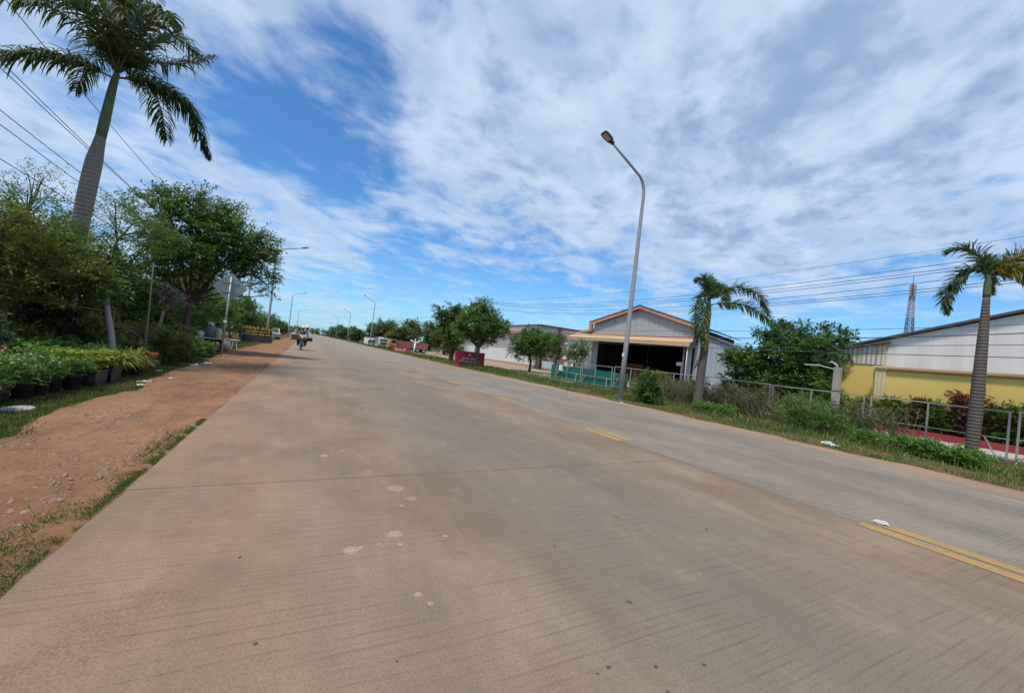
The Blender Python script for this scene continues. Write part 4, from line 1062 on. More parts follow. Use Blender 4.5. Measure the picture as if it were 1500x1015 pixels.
# ---------------------------------------------------------- royal palm on the left
def frame(loc):
    d = np.array([loc[0], loc[1], 0.0]); d /= np.linalg.norm(d)
    return np.array([d[1], -d[0], 0.0]), d                  # right, away from the road user
LOC = (-5.35, 13.0, 0.0); ur, ua = frame(LOC)
def fp(c, pts): return [np.array(c) + ur*p[0] + np.array([0, 0, 1.0])*p[1] + ua*p[2] for p in pts]
top = np.array([0.60, 0.05, 6.65])
cr = top + np.array([0.04, 0, 0.35])
fr = []
for pts, n, Lm in (
    ([(0, 0, 0), (-0.75, 0.75, 0.1), (-1.6, 0.85, 0.3), (-2.6, 0.30, 0.4)], 58, 0.62),           # left, arching out of frame
    ([(0, 0, 0), (-0.7, 0.95, -0.5), (-1.5, 1.2, -1.0), (-2.5, 0.9, -1.5)], 54, 0.58),
    ([(0, -0.15, 0), (-0.7, -0.22, -0.2), (-1.3, -0.60, -0.4), (-1.95, -1.15, -0.5)], 62, 0.46),  # lower left
    ([(0, 0, 0), (0.5, 0.70, 0.3), (1.15, 1.15, 0.5), (1.85, 1.85, 0.6)], 54, 0.52),             # right, upper
    ([(0, -0.1, 0), (0.55, 0.08, -0.15), (1.15, -0.05, -0.2), (1.50, -0.35, -0.25)], 46, 0.46),
    ([(0, -0.1, 0), (0.7, 0.20, 0.2), (1.38, 0.04, 0.3), (1.66, -0.38, 0.35), (1.98, -1.02, 0.35)], 72, 0.44),  # long hanging one
    ([(0, 0, 0), (-0.25, 1.2, 0.2), (-0.75, 2.1, 0.5), (-1.5, 2.4, 0.8)], 54, 0.55),
    ([(0, 0, 0), (0.15, 1.35, -0.2), (0.35, 2.4, -0.5), (0.9, 2.8, -0.9)], 54, 0.55),
    ([(0, 0, 0), (0.5, 1.1, 0.3), (1.0, 1.9, 0.7), (1.6, 2.0, 1.2)], 54, 0.55),
    ([(0, 0, 0), (-0.05, 0.85, -0.8), (-0.10, 0.9, -1.7), (-0.1, 0.1, -2.4)], 54, 0.50),        # towards the road user
    ([(0, 0, 0), (0.25, 0.9, -0.7), (0.5, 1.1, -1.5), (0.6, 0.5, -2.3)], 54, 0.50),
    ([(0, 0, 0), (-0.2, 0.8, 0.8), (-0.4, 0.9, 1.7), (-0.6, 0.1, 2.5)], 50, 0.55),
    ([(0, 0, 0), (0.4, 0.7, 0.8), (0.9, 0.5, 1.6), (1.3, -0.4, 2.2)], 50, 0.55),
    ([(0, 0, 0), (-0.4, 0.5, -0.9), (-0.9, 0.35, -1.6), (-1.3, -0.3, -2.0)], 50, 0.46)):
    fr.append((fp(cr, pts), int(n*2.3), Lm*1.28, 0.036, False, 0.85, None, 0.42))
fr.append((fp(cr, [(0, 0, 0), (0.02, 1.0, 0.0), (0.08, 1.9, 0.02), (0.1, 2.6, 0.05)]), 30, 0.25, 0.03, False, 0.1, LM['mid'], 0.5))
palm('royal_palm', LOC, 'tall royal palm with swollen pale trunk above the left roadside nursery', None,
     [(0.30, 0, -0.05), (0.33, 0, 1.5), (0.38, 0, 3.2), (0.45, 0, 4.5), (0.52, 0.02, 5.4)],
     ([0, 0.2, 0.45, 0.62, 0.82, 0.93, 1.0], [0.20, 0.16, 0.150, 0.160, 0.152, 0.112, 0.095]), BK['royal'],
     ([(0.52, 0.02, 5.38), (0.56, 0.03, 6.0), (0.60, 0.05, 6.65), (0.64, 0.05, 7.0)], [0, 0.2, 0.7, 1], [0.097, 0.100, 0.075, 0.055]),
     fr, LM['palm'], 31, m_rib)

# ---------------------------------------------------------- foxtail palms on the right
LOC = (13.85, 10.35, 0.0); ur, ua = frame(LOC)
top = np.array([0.02, 0.02, 3.95]); cr = top + np.array([0, 0, 0.35])
fr = []
for pts, n, Lm, mt_, tv in (
    ([(0, 0, 0), (0.45, 0.45, 0), (1.10, 0.55, 0.05), (1.75, 0.20, 0.1), (2.05, -0.45, 0.1)], 60, 0.36, None, 0.5),
    ([(0, -0.25, 0), (0.35, -0.12, -0.1), (1.15, -0.15, -0.2), (1.95, -0.60, -0.3), (2.55, -1.35, -0.3)], 60, 0.36, None, 0.52),
    ([(0, 0, 0), (-0.10, 0.5, -0.15), (-0.2, 0.78, -0.3), (-0.55, 0.70, -0.5)], 44, 0.34, None, 0.42),
    ([(0, 0, 0), (0.03, 0.55, 0.2), (-0.05, 0.9, 0.6), (-0.25, 0.85, 1.1)], 40, 0.34, None, 0.4),
    ([(0, 0, 0), (-0.25, 0.25, -0.1), (-0.45, -0.15, -0.2), (-0.42, -1.0, -0.25), (-0.30, -1.75, -0.25)], 56, 0.33, None, 0.5),
    ([(0, 0, 0), (-0.12, 0.2, -0.3), (-0.22, -0.3, -0.45), (-0.18, -1.1, -0.45), (-0.08, -1.9, -0.35)], 50, 0.30, None, 0.56),
    ([(0, -0.2, 0), (-0.02, -0.5, -0.25), (-0.02, -1.2, -0.3), (0.0, -2.0, -0.28)], 36, 0.22, LM['foxy'], 0.5),
    ([(0, 0, 0), (0.2, 0.35, -0.5), (0.45, 0.25, -1.0), (0.6, -0.3, -1.4)], 44, 0.33, None, 0.5),
    ([(0, 0, 0), (0.2, 0.5, 0.5), (0.5, 0.5, 1.1), (0.8, 0.0, 1.7)], 44, 0.34, None, 0.45)):
    fr.append((fp(cr, pts), int(n*1.75), Lm*1.12, 0.032, True, 0.32, mt_, tv))
fr.append((fp(cr, [(0, -2.05, -0.1), (-0.12, -2.3, -0.15), (-0.30, -2.75, -0.2)]), 26, 0.12, 0.03, True, 0.5, LM['deadf'], 0.3))
palm('foxtail_palm', LOC, 'slim foxtail palm with fronds blown sideways in front of the warehouse', 'foxtail palms on the right verge',
     [(-0.05, 0.05, -0.05), (-0.03, 0.03, 1.2), (0, 0, 2.6), (0.02, 0.02, 3.3)], ([0, 0.1, 0.5, 1], [0.20, 0.175, 0.155, 0.115]), BK['fox'],
     ([(0.02, 0.02, 3.28), (0.02, 0.02, 3.95), (0.02, 0.02, 4.3)], [0, 0.3, 1], [0.12, 0.125, 0.06]), fr, LM['fox'], 32, m_rib)

LOC = (14.0, 3.2, 0.0); ur, ua = frame(LOC)
top = np.array([0.0, -0.02, 4.25]); cr = top + np.array([0, 0, 0.12])
fr = []
for pts, n, Lm, mt_, tv, pl_ in (
    ([(0, 0, 0), (-0.14, 0.42, -0.1), (-0.36, 0.66, -0.2), (-0.66, 0.60, -0.3)], 46, 0.36, None, 0.40, False),
    ([(0, 0, 0), (-0.22, 0.22, 0), (-0.48, 0.05, 0.0), (-0.66, -0.45, 0.0), (-0.62, -0.85, 0)], 52, 0.30, None, 0.5, True),
    ([(0, 0, 0), (0.25, 0.30, 0.0), (0.60, 0.42, 0.1), (1.05, 0.22, 0.2)], 44, 0.34, LM['foxy'], 0.55, True),
    ([(0, 0, 0), (0.35, 0.42, 0.3), (0.85, 0.62, 0.5), (1.4, 0.45, 0.7)], 46, 0.36, None, 0.45, True),
    ([(0, -0.05, 0), (0.35, 0.08, -0.1), (0.75, -0.20, -0.2), (1.0, -0.75, -0.3)], 48, 0.32, LM['foxy'], 0.30, True),
    ([(0, 0, 0), (0.4, 0.2, 0.3), (0.9, 0.05, 0.5), (1.2, -0.6, 0.6)], 48, 0.34, None, 0.5, True),
    ([(0, 0, 0), (-0.05, 0.45, 0.5), (0.05, 0.45, 1.1), (0.1, -0.1, 1.6)], 36, 0.30, None, 0.42, True)):
    fr.append((fp(cr, pts), int(n*1.9), Lm*1.12, 0.030, pl_, 0.32, mt_, tv))
palm('foxtail_palm', LOC, 'foxtail palm with thick dark trunk standing before the white hall', 'foxtail palms on the right verge',
     [(0.0, 0.02, -0.05), (0.0, 0.0, 1.0), (-0.02, -0.02, 2.6), (0.0, -0.02, 3.9)], ([0, 0.12, 0.45, 0.75, 1], [0.155, 0.118, 0.120, 0.092, 0.060]), BK['fox'],
     ([(0.0, -0.02, 3.88), (0.0, -0.02, 4.2), (0.0, -0.02, 4.4)], [0, 0.4, 1], [0.067, 0.067, 0.045]), fr, LM['fox'], 33, m_rib)
# third one just outside the picture: only its dead frond shows
LOC = (13.6, 1.1, 0.0); ur, ua = frame(LOC)
cr = np.array([0, 0, 4.1]); fr = []
for a in range(7):
    c_, s_ = math.cos(a*0.9+0.4), math.sin(a*0.9+0.4)
    if c_ < -0.2: continue
    fr.append((fp(cr, [(0, 0, 0), (0.4*c_, 0.4, 0.4*s_), (0.9*c_, 0.4, 0.9*s_), (1.4*c_, -0.3, 1.4*s_)]), 40, 0.33, 0.034, True, 0.25, None, 0.45))
fr.append((fp(cr, [(0, -0.9, 0), (-0.20, -1.0, -0.1), (-0.46, -1.3, -0.2), (-0.52, -1.9, -0.2)]), 40, 0.16, 0.03, True, 0.5, LM['deadf'], 0.35))
palm('foxtail_palm', LOC, 'foxtail palm at the right picture edge of which only a dead brown frond shows', 'foxtail palms on the right verge',
     [(0, 0, -0.05), (0, 0, 2), (0, 0, 3.6)], ([0, 0.5, 1], [0.155, 0.12, 0.075]), BK['fox'], ([(0, 0, 3.58), (0, 0, 3.95), (0, 0, 4.15)], [0, 0.4, 1], [0.076, 0.076, 0.05]), fr, LM['fox'], 34, m_rib)

# ---------------------------------------------------------- trees, right side
tree('verge_tree', (12.0, 29.0, 0), 'rounded verge tree standing behind the red sign with emblem', 'tree', 'trees on the right verge',
     [(0, 0, -0.05), (0.05, 0, 1.0), (0.1, 0.1, 1.7)], 0.17,
     [(0, 0, 3.6, 1.5, 1.7, 1.3), (0.9, -0.6, 3.2, 1.3, 1.2, 0.8), (-0.8, 0.6, 3.1, 1.1, 1.2, 0.9), (0.1, 0.2, 4.6, 1.0, 1.1, 0.75), (0.3, -0.2, 2.4, 1.2, 1.2, 0.6), (1.6, -0.4, 3.5, .7, .7, .4), (-1.5, .2, 2.6, .7, .7, .5)],
     270, 6, 9, 0.42, 0.20, 0.085, LM['mid'], BK['brown'], 41, tint0=0.40)
tree('verge_tree', (12.7, 37.5, 0), 'upright loose verge tree left of the rounded one, with a dark thin trunk', 'tree', 'trees on the right verge',
     [(0, 0, -0.05), (-0.05, 0, 1.2), (-0.1, 0.1, 2.0)], 0.13,
     [(0, 0, 3.6, 1.2, 1.4, 1.0), (-0.9, 0.4, 4.3, 0.9, 0.9, 0.6), (0.7, -0.3, 4.6, 0.9, 0.9, 0.7), (-0.3, 0, 5.3, 0.6, 0.6, 0.4), (0.2, 0, 2.5, 1.2, 1.2, 0.7), (-1.5, 0.5, 4.9, .5, .5, .35)],
     190, 6, 8, 0.45, 0.24, 0.11, LM['dense'], BK['brown'], 42, tint0=0.45)
tree('verge_tree', (14.3, 41.5, 0), 'dark bushy tree behind the right end of the dump truck', 'tree', 'trees on the right verge',
     [(0, 0, -0.05), (0, 0, 1.0)], 0.16, [(0, 0, 2.2, 1.4, 1.5, 1.4), (0.5, 0, 3.4, 1.3, 1.3, 1.0), (-0.6, 0, 3.0, 1, 1, .8)],
     150, 6, 8, 0.45, 0.24, 0.11, LM['dense'], BK['brown'], 43, tint0=0.35)
tree('yard_tree', (17.6, 30.2, 0), 'low spreading tree with drooping leaves between shed and warehouse', 'tree', None,
     [(0, 0, -0.05), (0.05, 0, 0.8), (0, 0.1, 1.4)], 0.13,
     [(0, 0, 2.6, 1.7, 2.0, 1.0), (-0.6, 1.4, 2.2, 1.2, 1.4, 0.9), (0.6, -1.6, 2.6, 1.2, 1.6, 0.7), (0, 0.2, 3.3, 1.1, 1.2, 0.6), (0.3, -2.6, 2.9, .9, 1.0, .5), (-0.4, 0.3, 1.6, 1.2, 1.4, 0.5)],
     250, 6, 9, 0.42, 0.20, 0.07, LM['mid'], BK['brown'], 44, tint0=0.36, droop=0.35)
tree('yard_tree', (23.0, 31.0, 0), 'light green round tree at the left corner of the warehouse opening', 'tree', None,
     [(0, 0, -0.05), (0, 0, 0.9)], 0.12, [(0, 0, 1.9, 1.2, 1.3, 1.1), (0.3, -0.5, 2.6, 0.9, 1.0, 0.8)], 120, 6, 9, 0.4, 0.16, 0.06, LM['feather'], BK['brown'], 45, tint0=0.55)
tree('slim_conifer', (23.4, 34.6, 0), 'slim dark conifer standing beside the left end of the warehouse canopy', 'tree', None,
     [(0, 0, -0.05), (0, 0, 2.5)], 0.1, [(0, 0, 1.6, 0.55, 0.55, 1.3), (0, 0, 3.2, 0.42, 0.42, 1.1), (0, 0, 4.3, 0.22, 0.22, 0.6)], 110, 6, 9, 0.25, 0.12, 0.04, LM['dark'], BK['brown'], 46, tint0=0.4)
for loc, lb in (((25.0, 40.5, 0), 'green tree in front of the small white house'), ((33.0, 41.0, 0), 'dark tree beyond the small white house roof')):
    tree('yard_tree', loc, lb, 'tree', None, [(0, 0, -0.05), (0, 0, 1.4)], 0.15, [(0, 0, 2.7, 1.8, 2.2, 1.5), (0.5, -1.2, 3.4, 1.3, 1.4, 1.0), (-.4, 1.3, 3.2, 1.2, 1.3, 1.0)], 130, 6, 8, 0.5, 0.26, 0.11, LM['mid'], BK['brown'], 47+int(loc[0]), tint0=0.35)
# broad tree in front of the warehouse wing
tree('broad_tree', (20.8, 11.0, 0), 'broad dark green tree between the warehouse and the yellow annexe', 'tree', None,
     [(0, 0, -0.05), (0.05, 0.05, 0.7), (0.1, 0, 1.3)], 0.22,
     [(0, -0.4, 2.7, 1.5, 1.7, 1.2), (0.2, -0.2, 3.8, 1.3, 1.3, 0.8), (-0.2, 1.6, 2.2, 1.3, 1.2, 0.8), (-0.2, -1.7, 2.8, 1.1, 1.0, 0.85), (0.2, -2.1, 3.4, 0.7, 0.7, 0.5), (-0.5, 2.2, 2.5, 0.7, 0.7, 0.45),
      (-0.4, 0, 1.5, 1.4, 1.8, 0.9), (-0.5, -1.5, 1.6, 1.0, 1.1, 0.9), (-0.3, 1.8, 1.2, 0.9, 1.1, 0.6), (0.1, 0.7, 3.6, .8, .8, .6)],
     430, 7, 9, 0.36, 0.19, 0.085, LM['mid'], BK['brown'], 51, tint0=0.34, clump_sd=0.22)

# ---------------------------------------------------------- shrubs, right side
bush('verge_shrub', (12.35, 11.75, 0), 'dense dark green shrub hugging the near right street lamp', 'shrub', None,
     [(0, 0, 0.55, 0.48, 0.50, 0.5), (0.05, -0.1, 1.0, 0.30, 0.3, 0.4), (0.1, -0.35, 0.45, 0.35, 0.35, 0.4)], 130, 7, 9, 0.20, 0.085, 0.035, LM['dense'], 61, tint0=0.36)
bush('weedy_shrub', (14.2, 6.75, 0), 'large green weedy shrub spilling over the fence before the concrete post', 'shrub', None,
     [(0, 0, 0.35, 0.55, 0.6, 0.38), (0.1, 0.6, 0.45, 0.5, 0.5, 0.4), (0.1, -0.6, 0.32, 0.45, 0.5, 0.3), (0.3, 0.1, 0.75, 0.45, 0.5, 0.3)], 130, 7, 10, 0.26, 0.07, 0.022, LM['mid'], 62, tint0=0.48)
for i, (x, y, h, mt_, lb) in enumerate(((17.2, 15.3, 1.25, 'olive', 'olive yellow shrub behind the fence right of the near street lamp'), (17.0, 13.4, 1.05, 'olive', 'olive shrub behind the fence just left of the slim palm'),
                                  (17.1, 11.4, 0.98, 'olive', 'olive shrub behind the fence just right of the slim palm'), (16.7, 9.7, 0.9, 'olive', 'reddish olive shrub under the broad tree behind the fence'),
                                  (16.9, 8.3, 1.0, 'olive', 'olive shrub left of the concrete post behind the fence'))):
    bush('fence_shrub', (x, y, 0), lb, 'shrub', 'olive shrubs behind the fence', [(0, 0, h*0.55, 0.5, 0.55, h*0.45), (0.1, 0.35, h*0.42, 0.4, 0.4, h*0.35), (-0.1, -0.35, h*0.5, 0.35, 0.4, h*0.4)], 75, 6, 8, 0.24, 0.10, 0.035, LM[mt_], 70+i, tint0=0.42)
for i, (y, h, w_, mt_, lb) in enumerate(((8.35, 1.25, 0.6, 'mid', 'green shrub at the foot of the yellow annexe behind the concrete post'), (7.35, 1.15, 0.45, 'lime', 'yellowish green shrub at the foot of the fluted pilaster'),
                                   (6.5, 1.25, 0.42, 'mid', 'round green shrub just right of the fluted pilaster'), (5.85, 1.30, 0.25, 'redl', 'narrow dark red shrub right of the round green one'),
                                   (5.35, 1.25, 0.40, 'dense', 'dark green shrub before the middle of the yellow wall'), (4.55, 1.85, 0.55, 'redl', 'tall dark red leaved shrub left of the thick palm trunk'),
                                   (3.75, 1.5, 0.45, 'dense', 'dark green shrub partly behind the thick palm trunk'), (3.2, 1.4, 0.5, 'dense', 'dark green shrub at the wall right of the thick palm trunk'), (2.2, 1.5, 0.6, 'mid', 'rightmost dark green shrub along the yellow wall'), (1.1, 1.5, 0.6, 'dense', 'green shrub along the yellow wall cut by the right picture edge'))):
    bush('bed_shrub', (19.62, y, 0), lb, 'shrub', 'shrubs in the planting bed', [(0, 0, h*0.58, 0.30, w_, h*0.38), (0, w_*0.4, h*0.78, 0.24, w_*0.5, h*0.22), (0, -w_*0.4, h*0.72, 0.24, w_*0.5, h*0.2), (0, 0, h*0.3, 0.28, w_*0.8, h*0.25)], 95, 6, 8, 0.22, 0.105, 0.042, LM[mt_], 80+i, tint0=0.34)
# dry weeds along the fence: a few kinds, copied
weeds = []
for kk in range(4):
    rg = np.random.default_rng(90+kk); t = thing('dry_weed', (0, 0, 0), 'clump of grey green dry weeds growing along the rail fence', 'weed', 'dry weeds along the fence')
    b = MB(); F = []; tn = []
    for q in range(16):
        a = rg.random()*6.28; l = 0.15+0.32*rg.random(); h = 0.35+0.5*rg.random()
        pth = smooth_path([(0.12*math.cos(a), 0.12*math.sin(a), -0.04), (l*0.6*math.cos(a), l*0.6*math.sin(a), h*0.6), (l*1.2*math.cos(a+.3), l*1.2*math.sin(a+.3), h)], 6)
        b.tube(pth, [0.006, 0.006, 0.005, 0.004, 0.003, 0.002], 4)
        for z in range(14):
            c = pth[1+int(rg.integers(0, 5))] + 0.02*rg.standard_normal(3)
            F.append(leaf_quads(c[None], unit(rg.standard_normal((1, 3))+np.array([0, 0, 0.4])), rg.standard_normal((1, 3)), [0.07+0.05*rg.random()], [0.02])[0]); tn.append(0.4+0.2*rg.standard_normal())
    b.build('stems', m_wood, t); quads_obj('leaves', np.array(F), LM['grey' if kk < 3 else 'olive'], t, np.array(tn)); weeds.append(t)
rg = np.random.default_rng(99)
spots = [(15.2+1.5*rg.random(), y+0.4*rg.standard_normal()) for y in np.linspace(5.2, 16.0, 84)]
for i, (x, y) in enumerate(spots):
    c = weeds[i] if i < 4 else copy_tree(weeds[i % 4])
    c.location = (x, y, 0); s = 0.95+0.6*rg.random(); c.scale = (s, s, s); c.rotation_euler = (0, 0, rg.random()*6.28)
for i, (x, y) in enumerate(((13.6, 9.0), (13.3, 9.7), (13.5, 4.1), (13.2, 3.5), (12.9, 2.9), (13.7, 5.0))):
    bush('leafy_weed', (x, y, 0), 'low bright green leafy weed in the verge grass by the palms', 'weed', 'leafy weeds on the verge', [(0, 0, 0.14, 0.35, 0.38, 0.14), (0.1, 0.2, 0.2, 0.25, 0.25, 0.12)], 45, 6, 8, 0.16, 0.07, 0.028, LM['bright'], 110+i, tint0=0.3)

# ---------------------------------------------------------- left side trees
RT = tree('rain_tree', (-4.55, 21.0, 0), 'large dense tree with forked trunk overhanging the diamond sign on the left', 'tree', None,
     [(0, 0, -0.05), (0.03, 0, 0.9), (0.08, 0, 1.8)], 0.115,
     [(0.15, 0.2, 4.1, 1.5, 1.6, 1.2), (-0.9, 0.1, 4.6, 1.0, 1.1, 0.9), (1.1, 0, 4.1, 1.15, 1.2, 0.85), (1.75, -0.1, 3.7, 0.85, 0.9, 0.7), (0.1, 0, 5.0, 0.9, 0.9, 0.65), (-0.95, 0.1, 5.4, 0.5, 0.5, 0.45),
      (0.9, 0, 5.0, 0.6, 0.6, 0.4), (2.25, 0, 4.2, 0.45, 0.45, 0.4), (0.5, -0.2, 3.1, 1.3, 1.2, 0.7), (-0.7, 0, 3.2, 0.9, 1.1, 0.8), (1.6, 0, 3.15, 0.7, 0.7, 0.45), (2.1, 0.1, 2.9, 0.4, 0.4, 0.3), (-0.5, -0.3, 2.5, 0.6, 0.7, 0.4),
      (2.15, 0.1, 2.35, 0.32, 0.3, 0.16)],
     520, 7, 10, 0.36, 0.125, 0.047, LM['dense'], BK['brown'], 121, nper=10, tint0=0.45, clump_sd=0.20)
RT.scale = (1.22, 1.22, 1.17)
tree('feathery_tree', (-8.2, 17.5, 0), 'thin feathery tree at the left edge beside the royal palm', 'tree', 'feathery trees behind the nursery',
     [(0, 0, -0.05), (0.1, 0, 1.5), (0.15, 0, 2.6)], 0.11,
     [(0, 0, 4.1, 1.5, 1.4, 0.6), (0.5, 0, 4.8, 0.9, 0.9, 0.45), (-1.2, 0, 4.3, 1.1, 1.1, 0.6), (1.3, 0, 3.9, 1.0, 1.0, 0.5), (0, 0, 3.1, 1.8, 1.4, 0.6)],
     150, 6, 9, 0.50, 0.10, 0.032, LM['feather'], BK['brown'], 122, nper=12, tint0=0.45, flat=0.35)
tree('feathery_tree', (-5.9, 18.5, 0), 'thin feathery tree between the royal palm and the large dense tree', 'tree', 'feathery trees behind the nursery',
     [(0, 0, -0.05), (0.05, 0, 1.5), (-0.05, 0, 2.6)], 0.10,
     [(0, 0, 4.3, 1.1, 1.1, 0.6), (-0.4, 0, 5.1, 0.6, 0.7, 0.35), (0.7, 0, 3.9, 0.8, 0.9, 0.5), (-0.2, 0, 3.2, 1.4, 1.2, 0.6)],
     120, 6, 9, 0.46, 0.10, 0.030, LM['feather'], BK['brown'], 123, nper=12, tint0=0.45, flat=0.35)
tree('leaning_tree', (-4.9, 10.4, 0), 'yellow green spreading tree at the left picture edge over the nursery', 'tree', None,
     [(0, 0, -0.05), (0.1, 0, 0.8), (0.0, 0.1, 1.6)], 0.09,
     [(0.3, 0, 2.2, 0.8, 0.9, 0.55), (-0.3, -0.3, 1.9, 0.8, 0.8, 0.6), (0.6, 0.4, 2.0, 0.6, 0.7, 0.4), (0.2, -0.5, 2.7, 0.5, 0.5, 0.3), (0.1, -.2, 1.4, .6, .7, .35)],
     135, 6, 9, 0.32, 0.10, 0.036, LM['olive'], BK['brown'], 124, tint0=0.52)
tree('nursery_tree', (-5.25, 12.1, 0), 'dark green tree around the foot of the royal palm trunk', 'tree', None,
     [(0, 0, -0.05), (0.1, 0, 1.0), (0.2, 0, 1.7)], 0.10,
     [(0.4, -0.2, 2.2, 0.9, 0.9, 0.5), (1.1, 0, 2.0, 0.7, 0.7, 0.45), (-0.5, 0, 2.5, 0.9, 0.9, 0.5), (0.4, 0, 2.75, 0.5, 0.5, 0.25), (0.6, -.3, 1.6, 0.9, 0.7, 0.35)],
     200, 6, 9, 0.36, 0.12, 0.045, LM['dense'], BK['brown'], 125, tint0=0.36)
tree('lilac_tree', (-4.75, 18.3, 0), 'small tree with lilac blossom behind the bamboo stake', 'tree', None,
     [(0, 0, -0.05), (0.1, 0, 0.9), (0.15, 0, 1.5)], 0.06, [(0.05, 0, 2.15, 0.30, 0.3, 0.22), (0.5, 0, 1.9, 0.3, 0.3, 0.14)], 20, 6, 8, 0.2, 0.09, 0.05, LM['purple'], BK['grey'], 126, tint0=0.5)
b = MB(); b.tube(smooth_path([(-3.62, 11.6, -0.05), (-3.75, 11.7, 0.7), (-3.93, 11.8, 1.4), (-3.98, 11.9, 1.75)], 10), list(np.linspace(0.068, 0.038, 10)), 10)
tag(b.build('bare_trunk', BK['pale'], smooth=True), 'pale bare leaning trunk rising out of the nursery shrubs', 'tree trunk')
b = MB(); b.tube([(-3.30, 12.2, -0.05), (-3.33, 12.2, 1.3), (-3.36, 12.2, 2.53)], [0.017, 0.015, 0.012], 8)
tag(b.build('bamboo_stake', m_wood, smooth=True), 'thin upright bamboo stake at the edge of the nursery', 'stake')
b = MB(); b.tube([(-4.9, 9.6, 1.36), (-4.05, 12.6, 1.28)], 0.010, 6); b.tube([(-4.9, 9.6, -0.05), (-4.9, 9.6, 1.4)], 0.014, 6); b.tube([(-4.05, 12.6, -0.05), (-4.05, 12.6, 1.33)], 0.012, 6)
tag(b.build('pole_rail', m_wood), 'low horizontal pole rail on two posts in the dark of the nursery', 'rail')

# the deep green behind the nursery: one tree of each kind, then copies
bgt = []
for kk in range(3):
    bgt.append(tree('background_tree', (-9.5, 12, 0), 'x', 'tree', 'trees behind the nursery', [(0, 0, -0.05), (0.1, 0, 0.8), (0, 0, 1.4)], 0.14,
        [(0, 0, 2.1, 1.9, 1.9, 1.0), (1.0, 0.5, 1.6, 1.3, 1.3, 1.1), (-1.0, -0.4, 1.6, 1.3, 1.3, 1.1), (0.1, 0.2, 2.8 + 0.2*kk, 1.1, 1.1, 0.5), (0.3, -0.9, 1.0, 1.5, 1.0, 0.9)],
        240, 6, 8, 0.42, 0.17, 0.075, LM[('dark', 'dense', 'mid')[kk]], BK['brown'], 131+kk, tint0=0.35))
pos = [(-10.5, 6.5, 1, 1.0, 'dark green tree just outside the left picture edge, nearest the camera'), (-11.0, 2.5, 2, 1.05, 'green tree outside the left picture edge beside the camera'), (-8.2, 10.0, 0, 1.0, 'dark tree at the left picture edge deep behind the nursery plants'), (-7.2, 13.2, 1, 0.9, 'dark tree deep in the nursery left of the royal palm'), (-8.0, 17.0, 0, 0.95, 'dark tree behind the foot of the royal palm'),
       (-6.6, 19.5, 1, 0.85, 'dark tree behind the bare pale trunk'), (-6.2, 23.0, 2, 0.85, 'green tree behind the lilac blossom tree'), (-10.5, 21.5, 0, 1.25, 'tall dark tree far back between the feathery trees'),
       (-6.3, 27.5, 2, 1.0, 'green tree behind the forked trunk of the large tree'), (-6.7, 33.0, 1, 1.05, 'dark green tree just left of the diamond sign post'), (-7.0, 37.5, 2, 1.15, 'bright green tree right behind the diamond sign'),
       (-6.6, 47.0, 1, 1.2, 'dark green tree above the black nursery board'), (-7.0, 57.0, 2, 1.15, 'green tree behind the left street lamp'), (-6.2, 70.0, 1, 1.0, 'dark tree right of the left street lamp'),
       (-5.6, 82.0, 2, 0.9, 'green tree farther along right of the left lamp'), (-5.8, 105.0, 0, 0.95, 'far dark tree on the left just behind the motorcycle'), (-6.5, 140.0, 2, 1.0, 'farthest tree on the left above the motorcycle load')]
for i, (x, y, kk, s, lb) in enumerate(pos):
    first = not bgt[kk].get('used')
    c = bgt[kk] if first else copy_tree(bgt[kk])
    bgt[kk]['used'] = 1
    c.location = (x, y, 0); c.scale = (s, s, s*(0.95+0.1*(i % 3))); c.rotation_euler = (0, 0, 1.3*i); c['label'] = lb
for kk in bgt:
    del kk['used']
for o in list(C.objects):
    if 'used' in o: del o['used']
# far trees on the right
ft = tree('far_tree', (16, 90, 0), 'x', 'tree', 'trees along the far right roadside', [(0, 0, -0.05), (0.1, 0, 1.2), (0, 0, 2.2)], 0.2,
        [(0, 0, 3.2, 2.0, 2.0, 1.4), (1.2, 0.5, 2.6, 1.5, 1.5, 1.1), (-1.3, -0.4, 2.5, 1.5, 1.5, 1.1), (0.1, 0.2, 4.4, 1.3, 1.3, 0.8), (0.1, 0, 1.2, 1.9, 1.9, 1.0)],
        150, 5, 7, 0.75, 0.42, 0.20, LM['far'], BK['brown'], 141, tint0=0.4)
fpos = [(15.6, 74, 1.0, 'yellowish green tree behind the dump truck bed'), (14.4, 84.5, 1.15, 'dark round tree behind the lorry facing the camera'), (18.5, 80, 1.1, 'tree above the right half of the dump truck'), (18.0, 98, 1.0, 'tree above the right end of the white hoarding'),
        (17.5, 112, 0.95, 'tree above the middle of the white hoarding'), (17.8, 126, 1.15, 'tree above the left end of the white hoarding'), (15.5, 142, 1.0, 'tree just left of the white hoarding'), (15.5, 156, 0.9, 'second tree left of the white hoarding'),
        (16.5, 172, 1.05, 'third tree left of the white hoarding'), (15.5, 190, 1.15, 'tree behind the distant right lamp'), (15.5, 208, 1.2, 'hedge tree left of the distant right lamp'), (15.3, 228, 1.3, 'hedge tree second left of the distant right lamp'), (15.2, 250, 1.35, 'hedge tree third left of the distant right lamp'),
        (15.5, 276, 1.35, 'low hedge tree near the vanishing point'), (15.5, 305, 1.3, 'last hedge tree near the vanishing point'), (17, 350, 1.3, 'blue distant tree at the vanishing point on the right'), (22.5, 70, 1.1, 'tree between dump truck and verge trees'), (27, 96, 1.3, 'tree behind the long shed left end')]
for i, (x, y, s, lb) in enumerate(fpos):
    c = ft if i == 0 else copy_tree(ft)
    c.location = (x, y, 0); c.scale = (s, s, s*(0.85+0.12*(i % 3))); c.rotation_euler = (0, 0, 2.1*i); c['label'] = lb
